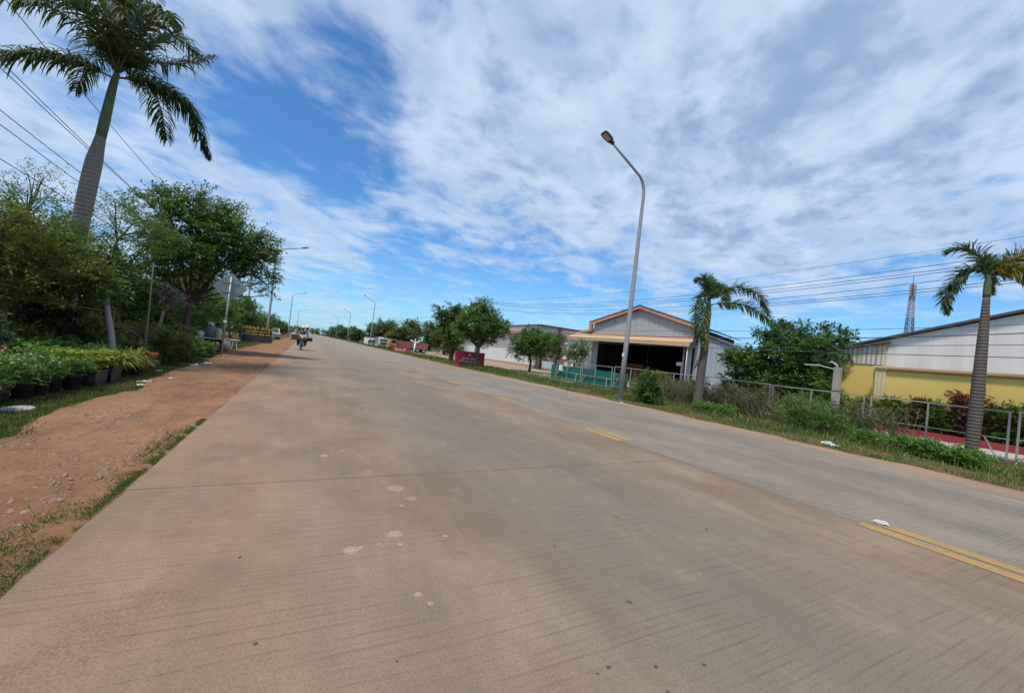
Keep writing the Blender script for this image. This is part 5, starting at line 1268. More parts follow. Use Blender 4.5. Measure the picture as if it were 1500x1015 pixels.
# wooded horizon at the end of the road
rg = np.random.default_rng(150)
lob = [(x, 480+rg.random()*90+abs(x)*0.2, 2.4+1.2*rg.random(), 8, 7, 2.6+1.6*rg.random()) for x in np.linspace(-260, 420, 110)]
lob += [(360*math.sin(a)+10, 360*math.cos(a), 2.2+1.2*rg.random(), 10, 10, 2.4+1.6*rg.random()) for a in np.linspace(-2.9, -0.75, 60)]
lob += [(420*math.sin(a), 420*math.cos(a), 2.2+1.2*rg.random(), 10, 10, 2.4+1.6*rg.random()) for a in np.linspace(1.0, 2.9, 60)]
V, tint, _, _ = foliage(lob, 4200, 4, 5, 2.2, 1.9, 1.1, rg, surf=0.3, tint0=0.5)
tag(quads_obj('distant_woodland', V, LM['far'], tint=tint), kind='stuff')
#@@PART5
# ------------------------------------------------------------------ nursery plants in pots
def pot_bm(r, h, k=14):
    b = MB(); b.lathe([(r*0.78, 0), (r*0.95, h*0.9), (r*1.04, h*0.9), (r*1.04, h), (r*0.92, h), (r*0.86, h*0.86)], (0, 0, -0.03), k); return b
m_grow = M('grow_bag', (0.045, 0.055, 0.048), 0.55, 0.4, 9, dirt=(0.14, 0.11, 0.08), dirt_amt=0.6)
def mound(seed, mat, h, r, n, L, W, flower=0):
    rg = np.random.default_rng(seed); out = []
    V, tint, _, _ = foliage([(0, 0, h*0.5, r, r, h*0.5)], n, 5, 7, 0.12, L, W, rg, tint0=0.45, up_bias=0.5)
    V[:, :, 2] += 0.24
    return V, tint
def make_bedding(seed, mat, label, group, h=0.2, r=0.20, n=34, L=0.055, W=0.024, flowers=8, potr=0.15):
    t = thing('potted_plant', (0, 0, 0), label, 'potted plant', group)
    pot_bm(potr, 0.27).build('pot', m_grow, t, smooth=True)
    V, tint = mound(seed, mat, h, r, n, L, W)
    fo = quads_obj('foliage', V, mat, t, tint)
    if flowers:
        rg = np.random.default_rng(seed+1); q = rg.integers(0, len(V), flowers*3); q = q[np.argsort(-V[q][:, 2, 2])][:flowers]
        c = V[q][:, 2] + np.array([0, 0, 0.012]); d = unit(rg.standard_normal((len(q), 3))*np.array([1, 1, .3])); u_ = np.tile(np.array([0.2, -0.3, 1.0]), (len(q), 1))
        F = np.concatenate([leaf_quads(c-dd*0.018, dd, u_, np.full(len(q), 0.036), np.full(len(q), 0.032)) for dd in (d, np.cross(d, unit(u_)))])
        quads_obj('flowers', F, LM['petal'], fo, np.full(len(F), 0.5))
    return t
def make_spider(seed, mat, label, group):
    t = thing('potted_plant', (0, 0, 0), label, 'potted plant', group)
    pot_bm(0.13, 0.22).build('pot', m_grow, t, smooth=True)
    rg = np.random.default_rng(seed); n = 90
    a = rg.random(n)*6.283; el = 0.5+0.9*rg.random(n); L = 0.28+0.24*rg.random(n)
    d = np.stack([np.cos(a)*np.cos(el), np.sin(a)*np.cos(el), np.sin(el)], 1); s = np.stack([-np.sin(a), np.cos(a), 0*a], 1)*0.014
    p0 = np.stack([0.03*np.cos(a), 0.03*np.sin(a), np.full(n, 0.18)], 1); p1 = p0+d*(L*0.5)[:, None]
    d1 = unit(d+np.array([0, 0, -0.7])); p2 = p1+d1*(L*0.35)[:, None]; d2 = unit(d1+np.array([0, 0, -0.9])); p3 = p2+d2*(L*0.3)[:, None]
    F = np.concatenate([np.stack([p0-s*.6, p0+s*.6, p1+s, p1-s], 1), np.stack([p1-s, p1+s, p2+s*.8, p2-s*.8], 1), np.stack([p2-s*.8, p2+s*.8, p3+s*.05, p3-s*.05], 1)])
    quads_obj('foliage', F, mat, t, np.tile(0.5+0.25*rg.standard_normal(n), 3)); return t
rg = np.random.default_rng(200)
def place_rows(protos, x0s, ys, jitter=0.04):
    k = 0
    for yy in ys:
        for xx in x0s:
            c = protos[k] if k < len(protos) else copy_tree(protos[k % len(protos)])
            c.location = (xx+jitter*rg.standard_normal(), yy+jitter*rg.standard_normal(), 0); s = 0.9+0.22*rg.random(); c.scale = (s, s, s)
            c.rotation_euler = (0, 0, 6.28*rg.random()); k += 1
lbA = 'green bedding plant with tiny white flowers in a black pot'
place_rows([make_bedding(210+i, LM['mid'], lbA, 'white flowered bedding plants in black pots', 0.2, 0.19, 36, 0.052, 0.022, 8, 0.12) for i in range(3)], (-3.30, -3.63, -3.96, -4.29), np.arange(6.75, 9.1, 0.34))
lbB = 'light green leafy plant in a black pot beside the black crates'
place_rows([make_bedding(220+i, LM['lime'] if i == 0 else LM['bright'], lbB, 'light green pot plants', 0.24, 0.19, 26, 0.085, 0.045, 5, 0.13) for i in range(3)], (-3.36, -3.70, -4.04), np.arange(9.2, 10.3, 0.36))
lbC = 'yellow green grassy plant with arching striped leaves in a black pot'
place_rows([make_spider(230+i, LM['spider'], lbC, 'yellow grassy pot plants') for i in range(3)], (-3.28, -3.52, -3.78, -4.05), np.arange(10.4, 11.75, 0.30))
# black crates in front of the light green plants
def crate(y, lb):
    b = MB(); x0, x1, y0, y1, h = -3.24, -3.06, y-0.22, y+0.22, 0.24
    for lo, hi in (((x0, y0, -0.03), (x1, y1, 0.0)), ((x0, y0, 0.001), (x0+0.015, y1, h)), ((x1-0.015, y0, 0.001), (x1, y1, h)), ((x0+0.016, y0, 0.001), (x1-0.016, y0+0.015, h)), ((x0+0.016, y1-0.015, 0.001), (x1-0.016, y1, h))): b.box(lo, hi)
    b.box((x0-0.012, y0-0.012, h+0.001), (x1+0.012, y0+0.012, h+0.018)); b.box((x1-0.012, y0+0.013, h+0.001), (x1+0.012, y1+0.012, h+0.018))
    tag(b.build('nursery_crate', m_black), lb, 'crate', 'black crates')
crate(9.35, 'black plastic crate nearest the concrete disc, in front of light green plants'); crate(9.95, 'black plastic crate nearest the yellow grassy plants')
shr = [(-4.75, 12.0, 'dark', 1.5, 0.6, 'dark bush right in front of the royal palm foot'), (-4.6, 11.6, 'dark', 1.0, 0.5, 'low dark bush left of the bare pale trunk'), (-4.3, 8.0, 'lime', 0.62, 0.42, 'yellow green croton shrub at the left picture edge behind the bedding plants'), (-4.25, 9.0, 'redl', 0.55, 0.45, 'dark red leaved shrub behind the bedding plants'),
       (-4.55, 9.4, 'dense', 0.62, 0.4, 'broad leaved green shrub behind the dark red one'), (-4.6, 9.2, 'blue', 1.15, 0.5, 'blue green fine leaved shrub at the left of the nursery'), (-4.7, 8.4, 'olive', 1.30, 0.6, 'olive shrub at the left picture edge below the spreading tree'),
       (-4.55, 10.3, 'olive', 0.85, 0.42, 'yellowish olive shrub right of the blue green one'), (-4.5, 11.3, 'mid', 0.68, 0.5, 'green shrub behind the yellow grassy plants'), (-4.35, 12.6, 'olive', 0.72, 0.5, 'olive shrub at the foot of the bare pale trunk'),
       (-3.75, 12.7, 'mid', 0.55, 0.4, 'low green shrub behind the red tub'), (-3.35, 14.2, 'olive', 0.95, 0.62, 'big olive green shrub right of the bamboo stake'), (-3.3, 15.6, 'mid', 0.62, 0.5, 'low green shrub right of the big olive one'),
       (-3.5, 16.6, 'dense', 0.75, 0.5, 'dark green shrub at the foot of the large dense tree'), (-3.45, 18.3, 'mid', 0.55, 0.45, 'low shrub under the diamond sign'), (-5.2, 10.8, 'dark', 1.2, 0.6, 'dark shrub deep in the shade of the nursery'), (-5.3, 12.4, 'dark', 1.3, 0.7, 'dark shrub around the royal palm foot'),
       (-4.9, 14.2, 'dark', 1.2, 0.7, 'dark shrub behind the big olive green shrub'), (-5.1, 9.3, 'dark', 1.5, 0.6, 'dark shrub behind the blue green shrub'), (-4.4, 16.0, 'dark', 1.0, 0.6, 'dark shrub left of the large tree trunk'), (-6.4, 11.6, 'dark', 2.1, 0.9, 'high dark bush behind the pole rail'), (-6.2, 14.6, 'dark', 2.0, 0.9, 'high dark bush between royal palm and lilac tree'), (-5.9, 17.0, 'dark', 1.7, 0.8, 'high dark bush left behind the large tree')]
for i, (x, y, mt_, h, r_, lb) in enumerate(shr):  # the dark bushes are added to deepen the shade under the canopy
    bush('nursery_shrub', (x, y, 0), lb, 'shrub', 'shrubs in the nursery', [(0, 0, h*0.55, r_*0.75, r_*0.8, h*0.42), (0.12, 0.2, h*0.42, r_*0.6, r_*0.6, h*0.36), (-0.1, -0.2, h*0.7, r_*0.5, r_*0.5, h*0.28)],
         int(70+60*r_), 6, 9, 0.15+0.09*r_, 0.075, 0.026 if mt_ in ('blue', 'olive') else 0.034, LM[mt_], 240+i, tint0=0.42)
# cycad with long arching fronds
rg = np.random.default_rng(270); cy = thing('cycad', (-4.0, 14.6, 0), 'dark cycad with long arching fronds below the lilac blossom', 'cycad')
b = MB(); b.tube([(0, 0, -0.05), (0, 0, 0.35), (0, 0, 0.62)], [0.14, 0.15, 0.10], 10); b.build('stem', BK['brown'], cy, smooth=True)
for k in range(18):
    a = k*2.399; e = 0.35+0.5*((k*0.37) % 1); L = 1.15
    ct = [(0, 0, 0.6), (0.4*L*math.cos(a), 0.4*L*math.sin(a), 0.6+0.5*e), (0.8*L*math.cos(a), 0.8*L*math.sin(a), 0.62+0.55*e), (1.1*L*math.cos(a), 1.1*L*math.sin(a), 0.45+0.3*e)]
    rb, F, tn = frond_geom([np.array(q) for q in ct], 34, 0.17, 0.014, rg, False, 0.1, 0.010, tintv=0.45); fo = quads_obj('frond', F, LM['palm'], cy, tn); rb.build('midrib', m_rib, fo)
# long red tub
b = MB(); b.prism([(-0.42, 0.41), (-0.38, 0.37), (0.35, 0.35), (0.42, 0.37), (0.44, 0.395), (0.38, 0.43), (-0.30, 0.45), (-0.40, 0.44)], 0, -0.10, 0.10)
for yy in (-0.3, 0.3): b.box((-0.06, yy-0.012, -0.04), (-0.03, yy+0.012, 0.36))
o = b.build('red_tub', m_redpl); o.location = (-3.38, 12.05, 0); o.rotation_euler = (0, 0, math.radians(58)); tag(o, 'long red plastic tub lying upside down behind the yellow grassy plants', 'tub')
# concrete disc and litter
b = MB(); b.lathe([(0.13, 0), (0.15, 0.008), (0.15, 0.035), (0.14, 0.042), (0.05, 0.045)], (0, 0, 0), 28); o = b.build('concrete_disc', m_conc, smooth=False); o.location = (-3.0, 6.98, -0.03); o.rotation_euler = (0.04, -0.03, 0)
tag(o, 'round flat concrete disc lying on the lawn strip before the bedding plants', 'disc')
m_paper = M('paper', (0.66, 0.62, 0.55), 0.8, 0.1, 12, dirt=(0.42, 0.34, 0.26), dirt_amt=0.4)
def crumple(name, loc, sx, sy, h, mat, lb, seed, rz=0.0, cat='litter', group='scraps of litter'):
    rg = np.random.default_rng(seed); n = 7; b = MB(); v = []; f = []
    for i in range(n):
        for j in range(n):
            u, w_ = i/(n-1)-0.5, j/(n-1)-0.5; e = 1-0.25*rg.random() if max(abs(u), abs(w_)) > 0.45 else 1
            v.append((u*sx*e, w_*sy*e, 0.008+h*rg.random()*(0.3 if max(abs(u), abs(w_)) > 0.45 else 1)))
    for i in range(n-1):
        for j in range(n-1): f.append((i*n+j, (i+1)*n+j, (i+1)*n+j+1, i*n+j+1))
    m_ = len(v); b.add(v + [(p[0], p[1], p[2]-0.005) for p in v], f + [tuple(q+m_ for q in fc[::-1]) for fc in f])
    o = b.build(name, mat); o.location = loc; o.scale = (0.75, 0.75, 0.75); o.rotation_euler = (0, 0, rz); tag(o, lb, cat, group)
crumple('paper_scrap', (-2.72, 10.25, -0.03), 0.34, 0.13, 0.05, m_paper, 'white torn paper on the lawn edge by the yellow grassy plants, farther scrap', 301, 0.2)
crumple('paper_scrap', (-2.62, 9.75, -0.03), 0.30, 0.10, 0.04, m_paper, 'long white scrap at the dirt edge, nearer of the two papers', 302, 0.1)
crumple('paper_scrap', (-2.50, 11.0, -0.03), 0.16, 0.10, 0.05, m_paper, 'small crumpled white scrap on the dirt beside the lawn edge', 303, 0.4)
crumple('plastic_bag', (-2.75, 14.2, -0.03), 0.30, 0.22, 0.14, m_white, 'white crumpled plastic bag in front of the big olive green shrub', 304, 0.4)
crumple('plastic_bag', (-2.62, 15.3, -0.03), 0.42, 0.16, 0.10, m_paper, 'greyish plastic sheet lying beyond the white bag on the dirt', 305, 0.9)
crumple('paper_scrap', (-2.85, 19.3, -0.03), 0.35, 0.2, 0.04, m_paper, 'pale flattened sheet at the foot of the diamond sign post', 306, 0.3)
crumple('paper_scrap', (-3.05, 12.35, -0.03), 0.2, 0.1, 0.06, M('pinkish_paper', (0.5, 0.33, 0.26), 0.8), 'pinkish scrap at the foot of the bamboo stake', 307, 0.8)
crumple('plastic_bag', (11.45, 4.92, -0.03), 0.20, 0.52, 0.14, M('pale_green_plastic', (0.60, 0.72, 0.68), 0.35, 0.08, 6), 'pale green white plastic bag lying on the right verge grass', 308, 0.15)
crumple('paper_scrap', (5.36, 1.80, 0.004), 0.10, 0.17, 0.05, M('lilac_paper', (0.55, 0.50, 0.55), 0.7, 0.3, 20), 'crumpled pale scrap lying on the end of the yellow centre line', 309, 0.5)
crumple('paper_scrap', (10.55, 11.1, -0.02), 0.16, 0.12, 0.04, m_white, 'tiny white scrap on the orange dirt before the near street lamp', 310, 0.5)
crumple('paper_scrap', (-1.12, 6.15, -0.01), 0.08, 0.07, 0.03, m_white, 'tiny white scrap at the left road edge', 311, 0.5)

# ------------------------------------------------------------------ left roadside furniture
B = (-2.98, 19.6, 0.0)
sg = thing('road_sign', B, 'grey back of a diamond shaped road sign on a steel post at the left roadside', 'road sign', rz=math.radians(8))
b = MB(); b.tube([(0, 0, -0.05), (0.02, 0, 1.6), (0.03, 0, 3.2)], 0.038, 10); b.build('post', m_galv, sg, smooth=True)
b = MB(); R_ = 0.57; cx, cz = 0.03, 2.78
pts = []
for k in range(4):
    a = k*math.pi/2
    for da in (-0.07, 0.07): pts.append((cx+R_*math.cos(a+da)*1.0, cz+R_*math.sin(a+da)))
b.prism(pts, 1, 0.055, 0.062); b.build('plate', M('sign_back', (0.27, 0.29, 0.275), 0.5, 0.12, 4, metal=0.3), sg)
for zz in (2.58, 2.96):
    b = MB(); b.box((cx-0.27, 0.030, zz-0.018), (cx+0.27, 0.052, zz+0.018)); b.box((cx-0.05, -0.045, zz-0.02), (cx+0.05, 0.029, zz+0.02)); b.build('bracket', m_galv, sg)
b = MB(); b.box((-0.05, -0.046, 1.33), (0.06, -0.040, 1.42)); b.build('sticker', m_white, sg)
# nursery board
B = (-3.75, 40.2, 0.0)
nb_ = thing('nursery_board', B, 'black board with rows of yellow writing on a dark base beside the left lamp', 'sign', rz=math.radians(6))
b = MB(); b.box((-1.05, -0.04, 0.48), (1.05, 0.04, 1.42)); b.build('board', M('black_board', (0.014, 0.012, 0.012), 0.6, 0.3, 4), nb_)
b = MB(); b.box((-1.12, -0.25, -0.05), (1.12, 0.25, 0.47)); b.build('base', M('slate_base', (0.045, 0.05, 0.06), 0.8, 0.3, 4), nb_)
text_obj('lettering', 'ហាងលក់ ដើមឈើ', 0.36, m_yel, nb_, (0, -0.045, 1.20), 0)
text_obj('lettering', 'កូនឈើ ផ្កា ស្មៅ ដី', 0.22, m_yel, nb_, (0, -0.045, 0.90), 0)
text_obj('lettering', '០១២ ៣៤៥ ០៩៧ ៦៨៩', 0.22, m_yel, nb_, (0, -0.045, 0.66), 0)
for x, y, lb in ((-5.2, 37.3, 'red and white striped barrier post nearest the black nursery board'), (-5.4, 36.2, 'red and white striped barrier post left of the other striped post')):
    t = thing('striped_post', (x, y, 0), lb, 'post', 'striped posts')
    for k in range(5):
        b = MB(); b.tube([(0, 0, -0.05+k*0.26), (0, 0, 0.208+k*0.26)], 0.07, 10); b.build('red_band' if k % 2 else 'white_band', m_red if k % 2 else m_white, t, smooth=False)
t = thing('black_post', (-4.35, 27.0, 0), 'short black post at the dirt edge right of the garden pots', 'post')
b = MB(); b.tube([(0, 0, -0.05), (0, 0, 1.15)], 0.14, 12); b.build('shaft', m_black, t, smooth=True)
b = MB(); b.ball((0, 0, 1.17), 0.15); b.build('cap', m_black, t, smooth=True)
m_potg = M('grey_glaze', (0.16, 0.17, 0.18), 0.5, 0.2, 5); m_potc = M('cream_glaze', (0.55, 0.47, 0.34), 0.5, 0.15, 5); m_terra = M('terracotta', (0.38, 0.19, 0.10), 0.8, 0.2, 5)
def jar(loc, r, h, mat, lb):
    b = MB(); b.lathe([(r*0.55, 0), (r*0.9, h*0.3), (r, h*0.55), (r*0.8, h*0.82), (r*0.55, h*0.92), (r*0.66, h), (r*0.5, h), (r*0.45, h*0.9)], (0, 0, 0), 18)
    o = b.build('garden_pot', mat, smooth=True); o.location = loc; tag(o, lb, 'garden pot', 'garden pots at the nursery edge')
tb = thing('display_table', (-3.80, 21.8, 0), 'white low display table carrying pots behind the diamond sign post', 'table', rz=0.15)
b = MB(); b.box((-0.52, -0.22, 0.56), (0.52, 0.22, 0.61)); b.build('table_top', M('pale_green_paint', (0.50, 0.60, 0.56), 0.5, 0.1, 4), tb)
for sx in (-0.47, 0.47):
    for sy in (-0.18, 0.18):
        b = MB(); b.box((sx-0.02, sy-0.02, -0.05), (sx+0.02, sy+0.02, 0.559)); b.build('leg', m_white, tb)
jar((-4.10, 21.70, 0.61), 0.13, 0.26, m_white, 'round white pot at the left end of the display table')
jar((-3.82, 21.85, 0.61), 0.25, 0.52, m_potg, 'large grey jar in the middle of the display table')
jar((-3.50, 21.80, 0.61), 0.14, 0.44, m_potc, 'tall cream pot at the right end of the display table')
b = MB(); b.ball((0, 0, 0), (0.115, 0.115, 0.08)); o = b.build('white_ball', m_white, smooth=True); o.location = (-3.82, 21.85, 1.19); tag(o, 'white ball ornament lying on the mouth of the large grey jar', 'ornament')
jar((-3.85, 21.3, -0.03), 0.17, 0.30, m_terra, 'terracotta pot on the ground under the display table')
jar((-3.50, 24.2, -0.03), 0.18, 0.5, m_potc, 'cream pot on the ground right of the sign post'); jar((-3.80, 24.6, -0.03), 0.2, 0.5, m_terra, 'brown terracotta jar on the ground behind the cream pot')
t = thing('white_trestle', (-3.35, 25.6, 0), 'small white trestle stand at the dirt edge right of the pots', 'stand')
for sx in (-0.3, 0.3):
    b = MB(); b.tube([(sx, -0.15, -0.05), (sx*0.6, 0, 0.75)], 0.03, 6); b.tube([(sx, 0.15, -0.05), (sx*0.6, 0, 0.75)], 0.03, 6); b.build('leg_frame', m_white, t)
b = MB(); b.box((-0.45, -0.12, 0.75), (0.45, 0.12, 0.80)); b.build('top_board', m_white, t); t.scale = (0.38, 0.38, 0.6)

# ------------------------------------------------------------------ motorcycles
def skin_mesh(name, joints, bones, mats, pick, parent, sub=2):
    me = bpy.data.meshes.new(name); names = list(joints); ix = {n: i for i, n in enumerate(names)}
    me.from_pydata([joints[n][0] for n in names], [(ix[a], ix[b_]) for a, b_ in bones], [])
    tmp = bpy.data.objects.new(name, me); C.objects.link(tmp)
    bm = bmesh.new(); bm.from_mesh(me); ly = bm.verts.layers.skin.verify(); bm.verts.ensure_lookup_table()
    for n in names:
        v = bm.verts[ix[n]]; r_ = joints[n][1]; v[ly].radius = (r_, r_); v[ly].use_root = (n == 'pelvis')
    bm.to_mesh(me); bm.free()
    tmp.modifiers.new('s', 'SKIN').use_smooth_shade = True; sb = tmp.modifiers.new('u', 'SUBSURF'); sb.levels = sub; sb.render_levels = sub
    bpy.context.view_layer.update()
    out_ = bpy.data.meshes.new_from_object(tmp.evaluated_get(bpy.context.evaluated_depsgraph_get())); bpy.data.objects.remove(tmp)
    out_.materials.clear()
    for m_ in mats: out_.materials.append(m_)
    J = {n: np.array(joints[n][0]) for n in names}
    for p in out_.polygons:
        c = np.array(p.center); n = min(J, key=lambda q: np.linalg.norm(J[q]-c)); p.material_index = pick(n); p.use_smooth = True
    out_.name = name
    return link(bpy.data.objects.new(name, out_), parent)
m_skin = M('skin', (0.30, 0.16, 0.10), 0.6, 0.08, 10); m_trou = M('dark_trousers', (0.020, 0.022, 0.03), 0.85, 0.2, 10)
m_jack = M('grey_jacket', (0.10, 0.10, 0.13), 0.85, 0.15, 10); m_shirt = M('white_shirt', (0.66, 0.70, 0.66), 0.85, 0.08, 10); m_cream = M('cream_helmet', (0.72, 0.66, 0.50), 0.35, 0.05, 6)
m_moto = M('black_bodywork', (0.018, 0.018, 0.022), 0.35, 0.2, 6); m_motor = M('red_bodywork', (0.30, 0.03, 0.02), 0.35, 0.2, 6)
def rider(loc, label, shirt, hands_on, rz, parts_seed=0, lean=0.0):
    t = thing('person', loc, label, 'person', None, rz)
    J = {'pelvis': ((0, 0, 0.86), 0.135), 'belly': ((lean*0.3, -0.03, 1.04), 0.130), 'chest': ((lean*0.7, -0.06, 1.24), 0.145), 'neck': ((lean, -0.08, 1.42), 0.060), 'jaw': ((lean, -0.12, 1.52), 0.078), 'skull': ((lean, -0.10, 1.62), 0.095)}
    bn = [('pelvis', 'belly'), ('belly', 'chest'), ('chest', 'neck'), ('neck', 'jaw'), ('jaw', 'skull')]
    for s, nm in ((-1, 'l'), (1, 'r')):
        hy = -0.50 if hands_on else -0.28; hx = 0.30 if hands_on else 0.20; hz_ = 1.04 if hands_on else 0.98
        J.update({nm+'sh': ((lean*0.8+s*0.19, -0.07, 1.33), 0.070), nm+'el': ((lean*0.5+s*0.36, -0.20, 1.12), 0.050), nm+'wr': ((s*hx, hy+0.06, hz_), 0.036), nm+'hand': ((s*hx, hy, hz_-0.01), 0.042),
                  nm+'hip': ((s*0.10, -0.05, 0.84), 0.105), nm+'kn': ((s*0.27, -0.40, 0.76), 0.095), nm+'an': ((s*0.24, -0.26, 0.38), 0.065), nm+'toe': ((s*0.24, -0.42, 0.33), 0.045)})
        bn += [('chest', nm+'sh'), (nm+'sh', nm+'el'), (nm+'el', nm+'wr'), (nm+'wr', nm+'hand'), ('pelvis', nm+'hip'), (nm+'hip', nm+'kn'), (nm+'kn', nm+'an'), (nm+'an', nm+'toe')]
    def pick(n):
        if n in ('jaw', 'skull', 'neck') or n.endswith('hand'): return 0
        if n.endswith('kn') or n.endswith('an') or n.endswith('toe') or n.endswith('hip') or n == 'pelvis': return 2
        return 1
    body = skin_mesh('body', J, bn, [m_skin, shirt, m_trou], pick, t)
    b = MB(); c = (lean, -0.10, 1.63); b.ball(c, (0.135, 0.155, 0.135), 16, 10); b.box((lean-0.10, -0.285, 1.60), (lean+0.10, -0.22, 1.625)); b.build('helmet', m_cream, t, smooth=True)
    b = MB(); b.prism([(-0.225, 1.60), (-0.262, 1.57), (-0.245, 1.47), (-0.215, 1.47)], 0, lean-0.085, lean+0.085); b.build('visor', m_glass, t)
    b = MB()
    for s in (-1, 1): b.ball((lean+s*0.036, -0.195, 1.545), 0.011, 6, 4)
    b.build('eyes', m_dark, t)
    b = MB(); b.prism([(-0.20, 1.545), (-0.225, 1.505), (-0.195, 1.50)], 0, lean-0.014, lean+0.014); b.build('nose', m_skin, t)
    for s in (-1, 1):
        if not hands_on: continue
        for k in range(4):
            b = MB(); x0 = s*(0.27+0.022*k); b.tube([(x0, -0.50, 1.055), (x0, -0.55, 1.05), (x0, -0.555, 1.01), (x0, -0.515, 1.0)], 0.0095, 6); b.build('finger', m_skin, t, smooth=True)
        b = MB(); b.tube([(s*0.255, -0.48, 1.03), (s*0.235, -0.52, 1.01), (s*0.245, -0.545, 1.0)], 0.011, 6); b.build('thumb', m_skin, t, smooth=True)
    return t
def motorcycle(loc, label, paint, rz):
    t = thing('motorcycle', loc, label, 'motorcycle', None, rz)
    def torus(y, z, R, r_): 
        b = MB(); n, k = 22, 8; v = []; f = []
        for i in range(n):
            a = 2*math.pi*i/n
            for j in range(k):
                c = 2*math.pi*j/k; v.append((r_*math.cos(c), y+(R+r_*math.sin(c))*math.cos(a), z+(R+r_*math.sin(c))*math.sin(a)))
        for i in range(n):
            for j in range(k): f.append((i*k+j, i*k+(j+1) % k, ((i+1) % n)*k+(j+1) % k, ((i+1) % n)*k+j))
        return b.add(v, f)
    for y in (-0.62, 0.62):
        w_ = torus(y, 0.29, 0.245, 0.045).build('wheel', m_rubber, t, smooth=True)
        b = MB(); torus_b = torus(y, 0.29, 0.20, 0.018)
        for k in range(9): a = k*2*math.pi/9; torus_b.tube([(0, y, 0.29), (0, y+0.2*math.cos(a), 0.29+0.2*math.sin(a))], 0.008, 4)
        torus_b.tube([(-0.06, y, 0.29), (0.06, y, 0.29)], 0.04, 10); torus_b.build('rim', m_galv, w_)
    b = MB()
    for s in (-1, 1): b.tube([(s*0.075, -0.62, 0.29), (s*0.075, -0.47, 0.78)], 0.024, 8)
    b.build('fork', m_galv, t, smooth=True)
    b = MB(); pts = [(-0.62+0.34*math.cos(a), 0.29+0.34*math.sin(a)) for a in np.linspace(0.25, 2.6, 9)] + [(-0.62+0.31*math.cos(a), 0.29+0.31*math.sin(a)) for a in np.linspace(2.6, 0.25, 9)]
    b.prism(pts, 0, -0.065, 0.065); b.build('front_mudguard', paint, t)
    b = MB(); b.prism([(-0.52, 0.55), (-0.60, 0.80), (-0.50, 0.98), (-0.38, 0.95), (-0.34, 0.60)], 0, -0.13, 0.13); b.prism([(-0.40, 0.38), (-0.46, 0.75), (-0.40, 0.78), (-0.33, 0.38)], 0, -0.25, -0.131); b.prism([(-0.40, 0.38), (-0.46, 0.75), (-0.40, 0.78), (-0.33, 0.38)], 0, 0.131, 0.25); b.build('front_fairing', paint, t)
    b = MB(); b.prism([(-0.34, 0.45), (-0.33, 0.60), (0.0, 0.66), (0.75, 0.78), (0.85, 0.70), (0.45, 0.45)], 0, -0.11, 0.11); b.build('body_panel', paint, t)
    b = MB(); b.prism([(-0.08, 0.68), (-0.02, 0.76), (0.35, 0.79), (0.80, 0.84), (0.82, 0.79), (0.0, 0.665)], 0, -0.13, 0.13); b.build('seat', m_black, t)
    b = MB(); b.box((-0.10, -0.20, 0.24), (0.10, 0.22, 0.44)); b.tube([(-0.11, 0.02, 0.34), (0.11, 0.02, 0.34)], 0.10, 12); b.build('engine', m_galv, t)
    b = MB(); b.tube([(0.13, -0.1, 0.26), (0.15, 0.3, 0.25), (0.16, 0.85, 0.36)], [0.025, 0.04, 0.05], 10); b.build('exhaust', m_galv, t, smooth=True)
    b = MB(); b.tube([(-0.36, -0.50, 1.03), (-0.18, -0.50, 1.02), (0, -0.48, 0.96), (0.18, -0.50, 1.02), (0.36, -0.50, 1.03)], 0.016, 8); b.build('handlebar', m_dark, t, smooth=True)
    b = MB(); b.ball((0, -0.585, 0.88), (0.10, 0.06, 0.075), 14, 8); b.build('headlight', m_lens, t, smooth=True)
    for s in (-1, 1):
        b = MB(); b.tube([(s*0.24, -0.50, 1.03), (s*0.32, -0.50, 1.18)], 0.008, 6); b.ball((s*0.34, -0.50, 1.21), (0.06, 0.02, 0.04), 10, 6); b.build('mirror', m_dark, t)
        b = MB(); b.ball((s*0.17, -0.56, 0.80), (0.035, 0.03, 0.025), 8, 6); b.build('indicator', M('amber_lens', (0.5, 0.2, 0.03), 0.3), t)
        b = MB(); b.tube([(s*0.08, -0.05, 0.28), (s*0.26, -0.34, 0.29)], 0.012, 6); b.build('footrest', m_dark, t)
    b = MB(); b.box((-0.07, -0.66, 0.68), (0.07, -0.652, 0.72)); b.build('number_plate', m_galv, t)
    b = MB(); b.prism([(-0.56, 0.93), (-0.60, 1.0), (-0.40, 1.08), (-0.36, 1.02)], 0, -0.17, 0.17); b.build('windshield', m_lens, t)
    return t
BX, BY = -0.28, 32.4
motorcycle((BX, BY, 0), 'black motorcycle coming towards the camera on the left lane', m_moto, 0.03)
RD = rider((BX, BY+0.08, 0), 'rider in grey jacket and cream helmet steering the oncoming motorcycle', m_jack, True, 0.03)
rider((BX, BY+0.62, 0.05), 'passenger in white shirt and cream helmet leaning out behind the motorcycle rider', m_shirt, False, 0.0, lean=0.26)
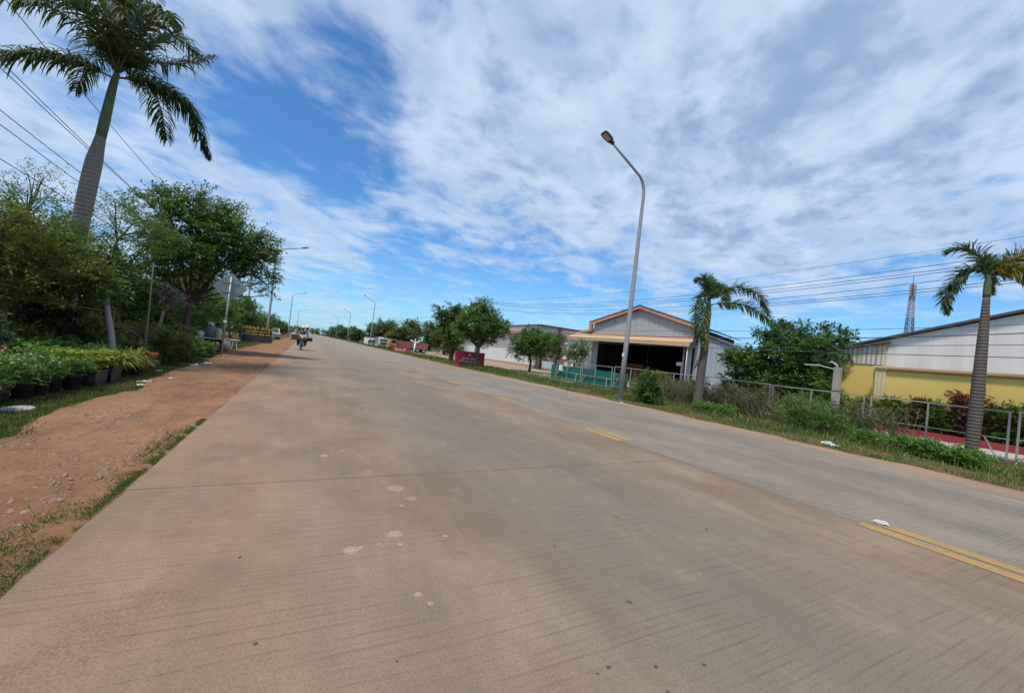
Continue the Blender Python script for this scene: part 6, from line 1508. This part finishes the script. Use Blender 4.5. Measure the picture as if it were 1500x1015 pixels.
def load(loc, size, mat, mat2, lb):
    t = thing('cargo_box', loc, lb, 'box'); sx, sy, sz = size
    b = MB(); b.box((-sx/2, -sy/2, 0), (sx/2, sy/2, sz*0.72)); b.build('box_body', mat, t)
    b = MB(); b.box((-sx/2-0.02, -sy/2-0.02, sz*0.725), (sx/2+0.02, sy/2+0.02, sz)); b.build('box_lid', mat2, t)
load((BX-0.48, BY+0.45, 0.72), (0.42, 0.4, 0.48), M('brown_box', (0.13, 0.05, 0.04), 0.8), m_cream, 'brown box with pale lid strapped to the left of the motorcycle as seen here')
load((BX+0.50, BY+0.45, 0.66), (0.34, 0.4, 0.34), m_black, M('grey_lid', (0.4, 0.42, 0.42), 0.6), 'black box with grey lid strapped to the right of the motorcycle as seen here')
b = MB(); b.box((BX-0.75, BY+0.55, 0.68), (BX+0.72, BY+0.62, 0.72)); b.tube([(BX-0.3, BY+0.58, 0.70), (BX+0.3, BY+0.58, 0.70)], 0.02, 6); tag(b.build('load_rack', m_dark), 'dark cross bar rack carrying the two boxes on the motorcycle', 'rack')
motorcycle((-4.15, 22.2, -0.03), 'red and black motorcycle parked under the large dense tree', m_motor, math.radians(70))
# parked car
B = (-4.25, 62.0, -0.03)
ca = thing('parked_car', B, 'grey car parked behind the left street lamp', 'car', rz=math.radians(10))
b = MB(); b.prism([(-2.1, 0.3), (-2.15, 0.75), (-1.2, 0.92), (-0.6, 1.42), (0.9, 1.45), (1.7, 1.0), (2.1, 0.9), (2.1, 0.35)], 0, -0.85, 0.85); b.build('body', M('grey_car_paint', (0.34, 0.35, 0.37), 0.3, 0.05, 3, spec=0.6), ca)
b = MB(); b.add([(-0.72, -1.22, 0.95), (0.72, -1.22, 0.95), (0.62, -0.66, 1.40), (-0.62, -0.66, 1.40)], [(0, 1, 2, 3)]); b.build('windscreen', m_glass, ca)
for s in (-1, 1):
    b = MB(); b.box((s*0.853-0.004, -0.7, 0.95), (s*0.853+0.004, 1.2, 1.35)); b.build('side_window', m_glass, ca)
    b = MB(); b.box((s*0.6-0.16, -2.17, 0.62), (s*0.6+0.16, -2.12, 0.74)); b.build('headlight', m_lens, ca)
    for y in (-1.35, 1.35):
        b = MB(); b.tube([(s*0.66, y, 0.32), (s*0.88, y, 0.32)], 0.32, 18); b.build('wheel', m_rubber, ca)
